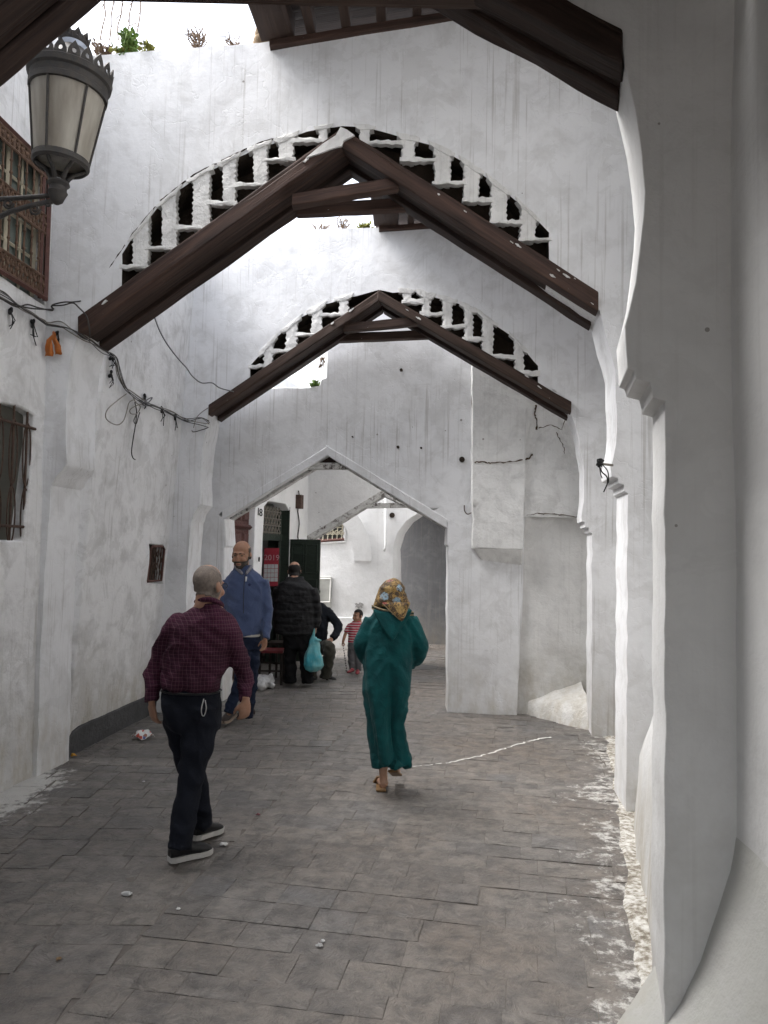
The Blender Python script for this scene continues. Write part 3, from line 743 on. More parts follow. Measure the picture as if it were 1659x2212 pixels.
for zone in (0, 1):
    v = 1.6
    while v < 15.5:
        h = rs.uniform(0.14, 0.235) if zone else rs.uniform(0.16, 0.26)
        u0, u1 = (SU - 3.6, SU - 0.004) if zone == 0 else (SU + 0.004, SU + 6.5)
        u = u0 if zone else u0 + rs.uniform(-.2, 0)
        if zone == 0:
            u = u1; lst = []
            while u > u0:
                L = rs.uniform(0.16, 0.40); lst.append((u - L, u)); u -= L
        else:
            lst = []; first = True
            while u < u1:
                L = rs.uniform(0.15, 0.42) * (rs.uniform(.5, 1) if first else 1); first = False; lst.append((u, u + L)); u += L
        for a, b_ in lst:
            c = SN * ((a + b_) / 2) + SD * (v + h / 2)
            if zone == 0: c = c + SD * (-(SU - (a + b_) / 2) * 0.20)      # the left courses drift towards the camera
            c.z = gz(c.x, c.y)
            stones.append((c, b_ - a - 0.002, h - 0.002, 0.2 if zone == 0 else 0.0, rs.uniform(-.0015, .0019)))
        v += h
def proj(p):
    d = Vector(p) - CAM; zf = d.dot(_f)
    if zf < 0.1: return None
    return (CX + F * d.dot(RC) / zf, CY - F * d.dot(UC) / zf)
cand = []; rest = []
for s in stones:
    p = proj(s[0])
    if s[0].x < -3.2 or s[0].x > 0.55 + 0.27 * s[0].y: continue
    if p is None or not (-60 < p[0] < 1500 and p[1] < 2330): continue
    size = s[1] * s[2] / max(0.5, s[0].y) ** 3
    cand.append((size, s))
cand.sort(key=lambda t: -t[0])
near = [s for _, s in cand[:298]]; rest = [s for _, s in cand[298:]]
ang = math.atan2(SN.y, SN.x)
for i, (c, L, h, sk, dz) in enumerate(near):
    o = bpy.data.objects.new('paving_stone', SM[i % 10]); C.objects.link(o); o.parent = pavement
    o.location = (c.x, c.y, c.z + dz); o.scale = (L, h, 1.0)
    o.rotation_euler = (rs.uniform(-.006, .006), rs.uniform(-.005, .005), ang + (0.19 if sk else 0) + (PI if i % 3 == 0 else 0) + rs.uniform(-.012, .012))
mb = MB()
for i, (c, L, h, sk, dz) in enumerate(rest):
    me = SM[i % 10]; R = Matrix.Rotation(ang + (0.19 if sk else 0), 3, 'Z')
    mb.add([Vector((c.x, c.y, c.z + dz)) + R @ Vector((v_.co.x * L, v_.co.y * h, v_.co.z)) for v_ in me.vertices], [tuple(p.vertices) for p in me.polygons])
fr = mb.build('paving_stone', STONE_FAR, pavement, smooth=True, sharp=38, recalc=False); tag(fr, kind='stuff')
print('STONES', len(near), len(rest))

# whitewashed skirting and banks along the right-hand walls
def bank(name, label, pts, mat, cat='ledge', parent=None):
    """pts: list of (base point on the street side, base point at the wall, height at the wall, height at the street side)"""
    v = []; f = []; n = 7
    for i, (a, b_, hw, hs) in enumerate(pts):
        a = Vector(a); b_ = Vector(b_)
        for k in range(n):
            t = k / (n - 1)
            p = a.lerp(b_, t); z = hs + (hw - hs) * (t ** 0.8)
            if k == 0: z = -0.03
            wob = 0.02 * nz(p.x, p.y, 3, 7.0) + 0.01 * nz(p.x, p.y, 5, 20)
            v.append((p.x + wob * (1 if k < 4 else 0.2), p.y, max(-0.03, z + (0.35 * wob if k else 0))))
    m = len(pts)
    for i in range(m - 1):
        for k in range(n - 1): f.append((i * n + k, i * n + k + 1, (i + 1) * n + k + 1, (i + 1) * n + k))
    nv = len(v)
    for i in range(m): v.append((v[i * n + n - 1][0], v[i * n + n - 1][1], -0.05)); 
    for i in range(m - 1): f.append((i * n + n - 1, nv + i, nv + i + 1, (i + 1) * n + n - 1))
    f.append(tuple([nv] + [k for k in range(n - 1, -1, -1)])); f.append(tuple([(m - 1) * n + k for k in range(n)] + [nv + m - 1]))
    o = build(name, v, f, mat, parent, smooth=True, sharp=60)
    return tag(o, label, cat) if label else o
SKM, tk_, bk_ = mat_new('dirty_whitewashed_skirting'); N = NT(tk_); w = N.coord('World')
n1 = N.noise(w, 30, 6, 0.68); n2 = N.noise(w, 4.5, 4, 0.65)
c_ = N.ramp(N.math('ADD', N.math('MULTIPLY', n1, 0.75), N.math('MULTIPLY', n2, 0.3)), [(0.38, (0.13, 0.11, 0.088)), (0.47, (0.24, 0.215, 0.175)), (0.53, (0.40, 0.38, 0.34)), (0.62, (0.60, 0.59, 0.56))])
N.l(c_, bk_.inputs['Base Color']); bk_.inputs['Roughness'].default_value = 0.95; N.l(N.bump(n1, 0.006, 0.8), bk_.inputs['Normal'])
P_BANK = plaster('whitewash_bank', (0.74, 0.735, 0.72), grime=1.0, streak=0.0, foot=1.0, rough=2.4)
rows = []
for i in range(60):
    y = 2.1 + i * 0.1
    xe = 0.185 + 0.262 * y + 0.05 * nz(y, 0, 0, 2.6) + 0.03 * nz(y, 3, 0, 9)
    rows.append(((xe, y, 0), (xe + 0.36, y, 0), 0.018 + 0.014 * nz(y, 1, 1, 2), 0.005))
bank('plaster_skirting', 'dirty whitewashed plaster skirting strip along the right wall foot', rows, SKM)
# lime-washed bank in the bay between the smooth pier and the red-brown arch
rows = []
for i in range(24):
    t = i / 23; y = 2.95 + t * 2.5
    xw = 1.24 + (y - 2.7) * 0.255; h = 1.28 - 0.2 * t if t < 0.8 else max(0.12, 1.12 * (1 - (t - 0.8) / 0.2))
    w_ = 0.17 * (1 - 0.15 * t)
    rows.append(((xw - w_ - 0.05 * (1 if t < .9 else .3), y, 0), (xw + 0.06, y, 0), h, h * 0.0 + 0.35 * h))
bank('plaster_bank', 'bright limewashed sloping bank against the bay wall behind the smooth pier', rows, P_NEAR)
rows = []
for i in range(16):
    t = i / 15; a = G(1118 + 160 * t, 1540 + 38 * t); b_ = Vector((a.x + .05, 8.74 - .13 * a.x + .10, 0))
    rows.append((a, b_, 0.16 + 0.24 * t + 0.03 * nz(t * 5, 1), 0.12 + 0.05 * t + 0.04 * nz(t * 7, 3)))
bank('plaster_bank', 'white rubble bank sloping up in the foot of the stepped niche', rows, P_BANK)
# rounded bank at the foot of the near right wall
v = []; f = []
BP = [(0.50, -0.04), (0.58, 0.03), (0.66, 0.10), (0.75, 0.21), (0.83, 0.33), (0.90, 0.44), (0.96, 0.57), (1.01, 0.72), (1.04, 0.84), (1.065, 0.93), (1.085, 0.98), (1.12, 1.0)]
for i in range(14):
    y = 0.6 + i * 0.15
    for k, (x, z) in enumerate(BP):
        g_ = 0.55 + 0.45 * min(1, max(0, (y - 0.6) / 1.4))
        v.append((x + 0.012 * nz(y, z * 3, 0, 2) + 0.03 * (1 - g_), y, z * (0.6 + 0.4 * g_) + 0.012 * nz(y, x * 4, 4, 3)))
for i in range(13):
    for k in range(11): f.append((i * 12 + k, i * 12 + k + 1, (i + 1) * 12 + k + 1, (i + 1) * 12 + k))
tag(build('plaster_bank', v, f, plaster('toned_down_bank', (0.50, 0.50, 0.475), grime=1.4, streak=0.0, foot=0.8, rough=0.9, crack=0.0), None, smooth=True), 'smooth rounded pale bank at the foot of the corbelled pier', 'ledge')  # grimy plaster, base colour darkened to offset the strong light on it
# paint dribble across the paving
dr = [(868, 1656), (900, 1655), (935, 1652), (975, 1647), (1010, 1640), (1050, 1631), (1085, 1619), (1110, 1610), (1140, 1601), (1165, 1595), (1195, 1590)]
v = []; f = []; n = 0
pp = []
for (x0, y0), (x1, y1) in zip(dr, dr[1:]):
    for k in range(6): t = k / 6; pp.append(G(x0 + (x1 - x0) * t, y0 + (y1 - y0) * t))
for i, p in enumerate(pp):
    d = (pp[min(i + 1, len(pp) - 1)] - pp[max(i - 1, 0)]).normalized(); s_ = Vector((-d.y, d.x, 0))
    w1 = 0.003 + 0.006 * i / len(pp) + 0.005 * random.random(); off = s_ * random.uniform(-.012, .012)
    z = 0.0035 + gz(p.x, p.y)
    for e in (-1, 1): v.append(p + off + s_ * w1 * e + Vector((0, 0, z)))
f = [(2 * i, 2 * i + 1, 2 * i + 3, 2 * i + 2) for i in range(len(pp) - 1) if i > 40 or random.random() > .14]
WHITE = simple('white_paint', (0.72, 0.71, 0.68), 0.9, 0.15, 20)
tag(build('paint_dribble', v, f, WHITE), 'thin wavering white paint dribble across the paving to the right wall', 'paint mark')

# ------------------------------------------------------------------ beyond the low gable
A4 = Plane((0, 12.7, 0), (1, -0.10, 0)); q = A4.px
o4 = [(-2.6, -0.1), (-2.6, 6.0), (q(930, 1000)[0], 6.0), q(935, 1040), q(960, 1118), q(952, 1122), q(830, 1064), q(655, 1166), q(640, 1180), (q(640, 1400)[0], -0.1)]
wall4 = panel('arched_wall', A4, o4, (0.03, 0.35, 0), [P_FAR], grid=0.14, amp=0.012)
tag(wall4, 'distant white wall on a low flaking gable timber, beyond the low gable opening', 'wall')
rafters(wall4, A4, (655, 1178), (829, 1072), (958, 1134), 0.12, 0.35, lambda q_: (0.03, 0.35, 0), P_BEAM, [(785, 1098, 900, 1096, 0.04)], proud=0.01, plank=P_BEAM, tie_h=0.085, tie_d=0.12)
FW = Plane((0, 14.2, 0), (1, -0.03, 0)); q = FW.px
oF = [(-2.5, -0.1), (-2.5, 6.8), (3.4, 6.8), (3.4, 2.2), q(990, 1120), q(950, 1096), q(913, 1102), q(877, 1126), q(858, 1152), q(848, 1186), q(850, 1300), (q(852, 1400)[0], -0.1)]
wallF = panel('far_wall', FW, oF, (0.16, 0.45, 0), [P_FAR], grid=0.15, amp=0.014)
tag(wallF, 'far white wall with a scrolled window grille and a round arch into shade', 'wall')
# rib of a small arch springing from the far wall
RB = 14; rv = []; rf_ = []
for i in range(RB + 1):
    t = i / RB; a = t * 1.35
    c = FW.hit(783, 1212) + Vector((-0.62 * (1 - math.cos(a)), -0.05 - 0.12 * t, 0.95 * math.sin(a)))
    nrm = Vector((math.cos(a) * 1, 0, 0.62 * math.sin(a))).normalized()
    rv += [c - nrm * 0.16, c + nrm * 0.16, c + nrm * 0.16 + Vector((0.02, 0.55, 0)), c - nrm * 0.16 + Vector((0.02, 0.55, 0))]
for i in range(RB):
    for k in range(4): rf_.append((i * 4 + k, i * 4 + (k + 1) % 4, (i + 1) * 4 + (k + 1) % 4, (i + 1) * 4 + k))
rf_ += [(3, 2, 1, 0), tuple(RB * 4 + k for k in range(4))]
build('arch_rib', rv, rf_, P_FAR, wallF, smooth=True, sharp=40)
mb = MB(); mb.tube([FW.hit(832, 1040, 0.05), FW.hit(833, 1180, 0.05), FW.hit(830, 1190, 0.07)], 0.022, 10); mb.build('downpipe', P_FAR, wallF, smooth=True)
mb = MB(); mb.tube([FW.hit(847, 1113, 0.02), FW.hit(847, 1113, -0.02)], 0.05, 14); mb.build('vent_hole', CAVITY_SHADE, wallF)
fp = [(766, 1304), (770, 1302), (774, 1305), (777, 1301), (783, 1303), (786, 1307), (782, 1309), (783, 1313), (778, 1311), (775, 1315), (771, 1311), (767, 1312), (769, 1308)]
build('flaked_patch', [FW.hit(x, y, 0.022) for x, y in fp] + [FW.hit(x, y, -0.01) for x, y in fp], [tuple(range(13)), tuple(range(25, 12, -1))] + [(i, (i + 1) % 13, 13 + (i + 1) % 13, 13 + i) for i in range(13)], simple('bare_render', (0.42, 0.41, 0.40), 0.9, 0.5, 30), wallF)
# raised foot of the far wall
panel('wall_foot', FW, [(-2.4, -0.1), (-2.4, 0.58), (q(800, 1335)[0], 0.56), (q(812, 1335)[0], -0.1)], (0, 0.1, 0), [P_FAR], wallF, grid=0.2, amp=0.01).location = FW.n * 0.09
# passage on the right
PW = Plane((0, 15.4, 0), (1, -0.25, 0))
pw = panel('passage_wall', PW, [(-0.6, -0.1), (-0.6, 3.2), (4.0, 3.2), (4.0, -0.1)], (0, 0.3, 0), [plaster('passage_shade_wash', (0.15, 0.15, 0.155), grime=0.2, foot=0.4)], grid=0.2)  # dark base colour stands in for the shade inside the passage
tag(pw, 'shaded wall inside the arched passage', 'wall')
mb = MB(); mb.box((1.9, 15.3, 3.2), 4.2, 2.2, 0.2); mb.box((3.8, 14.6, 1.5), 0.3, 2.5, 3.3)
tag(mb.build('passage_vault', P_RIGHT), 'low shaded ceiling of the arched passage', 'ceiling')
# ground-level enclosure to the right of the lane, behind the niche
rw = bay((1.25, 9.15, 0), (1.9, 14.3, 0), 4.2, P_RIGHT, 'white lane wall behind the low gable opening')

lr = empty('timber_ceiling', (-.4, 12.1, 3.5), 'added unseen timber eave shading the distant gable wall beyond the low opening', 'ceiling')  # added out of view, only to shade the gable wall below
for i in range(7): beam('plank', (-2.4, 10.3 + i * .33, 3.52), (0.75, 10.3 + i * .33, 3.52), (0, 0, .04), (0, .325, 0), W_CEIL, lr, 3, .003, 0, i)
for i in range(5): beam('joist', (-2.3 + i * .7, 10.3, 3.4), (-2.3 + i * .7, 12.6, 3.4), (0, 0, .118), (.09, 0, 0), W_CEIL, lr, 3, .003, .006, i)
# ------------------------------------------------------------------ windows, doors and fittings of the left walls
GLASS_G = simple('dusty_green_glass', (0.17, 0.20, 0.18), 0.25, 0.4, 6, 0, spec=0.5)
CREAM = simple('cream_paint', (0.55, 0.50, 0.38), 0.7, 0.3, 20, 0.001)
BROWN_P = simple('brown_carved_wood', (0.17, 0.105, 0.07), 0.8, 0.5, 35, 0.003, col2=(0.075, 0.045, 0.032))
RED_FR = simple('red_brown_paint', (0.12, 0.055, 0.045), 0.65, 0.4, 25, 0.002)
DIM = simple('dim_curtain', (0.12, 0.118, 0.10), 0.8, 0.3, 4, 0.0)
BLACK = simple('black_tape', (0.015, 0.015, 0.015), 0.6, 0.3, 30, 0.001)
# upper carved window
s1 = qa(104, 395)[0]; s0 = s1 - 1.15; zb, zt = 3.67, 4.72
win = MB(); win.add([LA.w((s0, zb), -0.10), LA.w((s1, zb), -0.10), LA.w((s1, zt), -0.10), LA.w((s0, zt), -0.10)], [(0, 1, 2, 3)])
W = win.build('carved_window', GLASS_G, wallL)
m = MB()
for i in range(7):
    s_ = s0 + 0.04 + (s1 - s0 - 0.08) * i / 6
    m.tube([LA.w((s_, zb), -0.08), LA.w((s_, zt), -0.08)], (0.022 if i % 2 == 0 else 0.012), 4)
for t in (zb + 0.3, zb + 0.52, zb + 0.8): m.tube([LA.w((s0, t), -0.08), LA.w((s1, t), -0.08)], 0.014, 4)
m.build('mullion', CREAM, W)
m = MB()
m.tube([LA.w((s0 - .03, zt + .03), 0.01), LA.w((s1 + .03, zt - .01), 0.01)], (0.02), 4); m.tube([LA.w((s1 + .0, zt), 0.01), LA.w((s1, zb - .02), 0.01)], 0.022, 4); m.tube([LA.w((s1 - .06, zt), 0.0), LA.w((s1 - .06, zb - .02), 0.0)], 0.016, 4); m.tube([LA.w((s0, zb), 0.01), LA.w((s1, zb), 0.01)], 0.02, 4)
m.build('frame', RED_FR, W)
nb = 12
for (ta, tb) in ((zb + 0.16, zb + 0.49), (zb + 0.64, zb + 0.93)):
    for i in range(nb + 1):
        s_ = s0 + (s1 - s0) * i / nb
        m = MB(); m.tube([LA.w((s_, ta), 0.0), LA.w((s_, tb), 0.0)], 0.008, 6); m.ball(LA.w((s_, ta + 0.12), 0), 0.014, n=6, m=4); m.ball(LA.w((s_, tb - 0.08), 0), 0.014, n=6, m=4)
        if i < nb:
            wd = (s1 - s0) / nb
            for sg in (0, 1):
                m.tube([LA.w((s_ + wd * (sg + (0.5 - sg) * math.sin(k / 5 * PI / 2)), tb - 0.01 + 0.09 * (k / 5)), 0) for k in range(6)], 0.006, 5)
        m.build('baluster', BROWN_P, W)
for t0, t1 in ((zb + 0.02, zb + 0.16), (zb + 0.50, zb + 0.64), (zb + 0.94, zt - 0.02)):
    m = MB(); c = (t0 + t1) / 2; r = (t1 - t0) / 2
    for i in range(20):
        s_ = s0 + (s1 - s0) * (i + .5) / 20
        m.tube([LA.w((s_ + r * 0.8 * math.cos(a * PI / 4), c + r * math.sin(a * PI / 4)), 0.0) for a in range(9)], 0.010, 5)
        m.ball(LA.w((s_, c), 0.005), 0.018, n=6, m=4)
        m.tube([LA.w((s_ - .03, t0), 0), LA.w((s_ + .03, t1), 0)], 0.008, 5); m.tube([LA.w((s_ + .03, t0), 0), LA.w((s_ - .03, t1), 0)], 0.008, 5)
    m.tube([LA.w((s0, t0), 0.004), LA.w((s1, t0), 0.004)], 0.012, 6); m.tube([LA.w((s0, t1), 0.004), LA.w((s1, t1), 0.004)], 0.012, 6)
    m.build('carved_band', BROWN_P, W)
# lower barred window
a_ = qa(76, 898); b_ = qa(46, 1170); ws1 = a_[0]; ws0 = ws1 - 0.85; wz0 = b_[1]; wz1 = a_[1]
m = MB(); m.add([LA.w((ws0, wz0 - .05), -0.09), LA.w((ws1 + .03, wz0 - .05), -0.09), LA.w((ws1 + .03, wz1 + .12), -0.09), LA.w((ws0, wz1 + .12), -0.09)], [(0, 1, 2, 3)])
W2 = m.build('barred_window', DIM, wallL)
nbar = 5; bw = (ws1 - ws0) / nbar
for i in range(nbar):
    s_ = ws1 - 0.04 - bw * i
    m = MB(); m.tube([LA.w((s_ - .03, wz0 - .02), -0.02), LA.w((s_ - .03, wz1 + .06), -0.02)], 0.010, 6); m.build('bar', IRON_BROWN, W2)
    for (c, h) in ((wz0 + 0.20 * (wz1 - wz0), 0.21), (wz0 + 0.68 * (wz1 - wz0), 0.24)):
        m = MB()
        for sg in (-1, 1): m.tube([LA.w((s_ - .03 + sg * 0.05 * math.cos(k / 8 * PI - PI / 2), c + h * math.sin(k / 8 * PI - PI / 2)), -0.015) for k in range(9)], 0.006, 5)
        m.build('oval_scroll', IRON_BROWN, W2)
for t in (wz0 + 0.11, wz1 - 0.10):
    m = MB(); m.tube([LA.w((ws0, t), -0.008), LA.w((ws1 + .02, t), -0.008)], 0.012, 6); m.build('crossbar', IRON_BROWN, W2)
# tiny grille in the middle side wall
gx = [LB.px(325, 1180), LB.px(354, 1182), LB.px(353, 1258), LB.px(323, 1256)]
sa = sum(p[0] for p in (gx[0], gx[3])) / 2; sb = sum(p[0] for p in (gx[1], gx[2])) / 2; za = gx[3][1]; zc = gx[0][1]
m = MB(); m.add([LB.w((sa - .02, za - .02), -0.09), LB.w((sb + .02, za - .02), -0.09), LB.w((sb + .02, zc + .02), -0.09), LB.w((sa - .02, zc + .02), -0.09)], [(0, 1, 2, 3)])
W3 = m.build('small_grille', CAVITY_SHADE, wallM)
m = MB(); m.tube([LB.w(p, -0.01) for p in ((sa, za), (sb, za), (sb, zc - .03), (sb - .05, zc), (sa + .05, zc), (sa, zc - .03), (sa, za))], 0.014, 6); m.build('frame', RED_FR, W3)
for i in range(1, 5):
    s_ = sa + (sb - sa) * i / 5
    m = MB(); m.tube([LB.w((s_, za), -0.01), LB.w((s_, zc), -0.01)], 0.006, 5); m.build('bar', IRON_BROWN, W3)
m = MB()
for i in range(3):
    for j in range(2):
        c = (sa + (sb - sa) * (0.27 + 0.23 * i), za + (zc - za) * (0.33 + 0.36 * j))
        m.tube([LB.w((c[0] + 0.03 * math.sin(k / 10 * 2 * PI), c[1] + 0.07 * (k / 5 - 1)), 0.0) for k in range(11)], 0.006, 5)
m.build('scroll', IRON_BROWN, W3)['kind'] = 'stuff'
m = MB(); m.tube([A2.hit(447, 1187, 0.02), A2.hit(446, 1255, 0.02)], 0.012, 4)
# ---- beyond the low gable: brown door
W_DOOR = wood('brown_door_paint', (0.095, 0.036, 0.030), (0.065, 0.026, 0.022), rough=0.5)
dp = Plane(LC.o - LC.n * 0.09, LC.e1)
m = MB(); m.hexa([dp.w((s_d0 - .25, 0), 0), dp.w((s_d1 - .01, 0), 0), dp.w((s_d1 - .01, 2.7), 0), dp.w((s_d0 - .25, 2.7), 0)], [dp.w((s_d0 - .25, 0), -.05), dp.w((s_d1 - .01, 0), -.05), dp.w((s_d1 - .01, 2.7), -.05), dp.w((s_d0 - .25, 2.7), -.05)])
D1 = m.build('door', W_DOOR, wallC)
wd = s_d1 - s_d0 + .2
for r_, (z0, z1) in enumerate(((0.15, 0.75), (0.85, 1.35), (1.45, 1.72), (1.78, 2.0), (2.15, 2.6))):
    for c in range(4):
        x0 = s_d0 - .2 + wd * c / 4 + 0.03; x1 = x0 + wd / 4 - 0.06
        m = MB(); m.hexa([dp.w((x0, z0), 0.0), dp.w((x1, z0), 0.0), dp.w((x1, z1), 0.0), dp.w((x0, z1), 0.0)], [dp.w((x0 + .03, z0 + .03), .025), dp.w((x1 - .03, z0 + .03), .025), dp.w((x1 - .03, z1 - .03), .025), dp.w((x0 + .03, z1 - .03), .025)])
        m.build('door_panel', W_DOOR, D1)
m = MB(); m.tube([dp.w((s_d0 - .25, 2.07), .02), dp.w((s_d1, 2.07), .02)], 0.035, 4); m.build('transom_rail', W_DOOR, D1)
m = MB(); m.tube([LC.hit(557, 1208, 0.02) + Vector((0, 0.03 * math.cos(k * PI / 5), 0.03 * math.sin(k * PI / 5))) for k in range(11)], 0.007, 5); m.build('ring', IRON, wallC)
def text_mesh(name, txt, size, origin, ex, ez, mat, parent, th=0.002, wide=1.0):
    cu = bpy.data.curves.new(name, 'FONT'); cu.body = txt; cu.size = size; cu.align_x = 'CENTER'; cu.align_y = 'CENTER'; cu.extrude = th
    o = bpy.data.objects.new(name, cu); C.objects.link(o)
    dg = bpy.context.evaluated_depsgraph_get(); me = bpy.data.meshes.new_from_object(o.evaluated_get(dg))
    bpy.data.objects.remove(o)
    ex = Vector(ex).normalized(); ez = Vector(ez).normalized(); n = ex.cross(ez)
    R = Matrix((ex * wide, ez, n)).transposed().to_4x4(); R.translation = Vector(origin) - origin_of(parent)
    me.transform(R); me.materials.clear(); me.materials.append(mat)
    return link(name, me, None, parent)
NUM = simple('painted_black', (0.03, 0.03, 0.03), 0.8)
text_mesh('number_digit', '1', 0.15, LC.hit(556.5, 1106, 0.012), LC.e1, (0, 0, 1), NUM, wallC, 0.002, 1.7)
text_mesh('number_digit', '8', 0.15, LC.hit(562, 1108, 0.012), LC.e1, (0, 0, 1), NUM, wallC, 0.002, 1.7)
# ---- shop: dark room, transom grille, open leaf
GREEN = wood('dark_green_paint', (0.030, 0.042, 0.032), (0.018, 0.026, 0.020), rough=0.5)
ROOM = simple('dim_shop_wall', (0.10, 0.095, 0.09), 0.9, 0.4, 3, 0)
def lc(s_, z, off): return LC.w((s_, z), off)
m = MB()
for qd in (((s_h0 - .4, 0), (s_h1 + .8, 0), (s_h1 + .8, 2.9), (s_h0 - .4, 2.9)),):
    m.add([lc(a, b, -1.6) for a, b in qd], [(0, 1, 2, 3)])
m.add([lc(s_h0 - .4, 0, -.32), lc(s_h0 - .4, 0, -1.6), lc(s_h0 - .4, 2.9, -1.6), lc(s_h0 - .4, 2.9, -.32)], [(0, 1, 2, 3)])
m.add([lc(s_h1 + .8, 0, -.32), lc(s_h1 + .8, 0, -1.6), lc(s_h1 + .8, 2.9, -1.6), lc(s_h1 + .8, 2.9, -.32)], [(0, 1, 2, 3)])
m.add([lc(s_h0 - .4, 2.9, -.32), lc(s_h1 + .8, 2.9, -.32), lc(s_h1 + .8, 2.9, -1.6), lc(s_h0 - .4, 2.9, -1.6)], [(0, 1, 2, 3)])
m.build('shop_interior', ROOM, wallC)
m = MB()
zl = qc(595, 1160)[1]
m.hexa([lc(s_h0, zl - .05, -.10), lc(s_h1, zl - .05, -.10), lc(s_h1, zl + .05, -.10), lc(s_h0, zl + .05, -.10)], [lc(s_h0, zl - .05, -.2), lc(s_h1, zl - .05, -.2), lc(s_h1, zl + .05, -.2), lc(s_h0, zl + .05, -.2)])
for a in (s_h0 + .03, s_h1 - .03): m.tube([lc(a, 0, -.15), lc(a, hz_t, -.15)], 0.045, 4)
m.hexa([lc(s_h1 - .012, 0, .012), lc(s_h1 - .012, hz_t + .02, .012), lc(s_h1 - .012, hz_t + .02, -.33), lc(s_h1 - .012, 0, -.33)], [lc(s_h1 - .03, 0, .012), lc(s_h1 - .03, hz_t + .02, .012), lc(s_h1 - .03, hz_t + .02, -.33), lc(s_h1 - .03, 0, -.33)])
SH = m.build('shop_frame', GREEN, wallC)
m = MB(); m.add([lc(s_h0, zl, -.2), lc(s_h1, zl, -.2), lc(s_h1, hz_t + .05, -.2), lc(s_h0, hz_t + .05, -.2)], [(0, 1, 2, 3)]); m.build('transom_glass', simple('dusty_dark_glass', (0.06, 0.06, 0.055), 0.3, 0.3, 8, 0), SH)
m = MB(); n_ = 9
for i in range(-3, n_ + 3):
    for sg in (-1, 1):
        P_ = []
        for k in range(13):
            t = k / 12; s_ = s_h0 + (s_h1 - s_h0) * (i + sg * t * 3) / n_; z = zl + (hz_t - zl) * t
            if s_h0 <= s_ <= s_h1: P_.append(lc(s_, z, -.13))
        if len(P_) > 1: m.tube(P_, 0.009, 4)
for i in range(4):
    t = 0.15 + i * 0.23; m.tube([lc(s_h0, zl + (hz_t - zl) * t, -.125), lc(s_h1, zl + (hz_t - zl) * t, -.125)], 0.008, 4)
m.build('transom_grille', simple('tarnished_mesh', (0.22, 0.20, 0.17), 0.6), SH)
# open leaf
H = lc(s_h1, 0, 0.02); E = at(688, 1300, H.y - 0.12); E.z = 0; zt_ = at(650, 1165, H.y).z
ex = (E - H).normalized(); LFp = Plane(H, ex); lw_ = (E - H).length
m = MB(); m.hexa([LFp.w((0, .06), 0), LFp.w((lw_, .06), 0), LFp.w((lw_, zt_), 0), LFp.w((0, zt_), 0)], [LFp.w((0, .06), -.045), LFp.w((lw_, .06), -.045), LFp.w((lw_, zt_), -.045), LFp.w((0, zt_), -.045)])
LEAF = m.build('door_leaf', GREEN, wallC); bevel(LEAF, .004)
LEAF['label'] = 'dark green panelled door leaf standing open'
for z0, z1 in ((.18, .72), (.85, 1.32), (1.42, zt_ - .08)):
    for c in range(2):
        x0 = .04 + (lw_ - .04) * c / 2; x1 = x0 + (lw_ - .04) / 2 - .04
        fr_ = [((x0, z0), (x1, z0)), ((x1, z0), (x1, z1)), ((x1, z1), (x0, z1)), ((x0, z1), (x0, z0))]
        m = MB()
        for a, b in fr_: m.tube([LFp.w(a, 0.004), LFp.w(b, 0.004)], 0.011, 4)
        m.build('panel_moulding', GREEN, LEAF)
# calendar pinned inside
cs = MB(); RED = simple('red_print', (0.34, 0.03, 0.05), 0.6, 0.2, 30); PAPER = simple('calendar_paper', (0.55, 0.55, 0.56), 0.7, 0.2, 30)
c0 = at(569, 1190, 12.3); sc_ = 12.3 / F
def cal(x, y, d=0.0): return at(x, y, 11.86 - d)
CAL = MB(); CAL.hexa([cal(568, 1266), cal(600, 1266), cal(603, 1184), cal(571, 1184)], [p + Vector((0, .01, 0)) for p in (cal(568, 1266), cal(600, 1266), cal(603, 1184), cal(571, 1184))])
CAL = CAL.build('wall_calendar', RED); tag(CAL, 'red and white paper calendar hanging inside the shop doorway', 'calendar')
for r_ in range(4):
    for c in range(4):
        m = MB(); x = 569.5 + c * 7.7 + (3 - r_) * .25; y = 1219 + r_ * 9.5
        a = [cal(x, y + 8.6, .006), cal(x + 7, y + 8.6, .006), cal(x + 7.1, y, .006), cal(x + .1, y, .006)]
        m.add(a, [(0, 1, 2, 3)]); m.build('month_block', PAPER, CAL)
text_mesh('year', '2019', 0.12, cal(587, 1205, .012), (1, 0, 0), (0, 0, 1), simple('pink_print', (0.55, 0.30, 0.33), 0.6), CAL)
# meter box and cable
m = MB(); m.box(LC.hit(640, 1084, 0.05), 0.1, 0.13, 0.22, -0.23); bx_ = m.build('meter_box', IRON_BROWN, wallC)
m = MB(); m.tube([LC.hit(641 + 1.5 * math.sin(k), 1060 + k * 9, 0.03) for k in range(15)], 0.010, 5); m.build('cable', IRON, wallC)
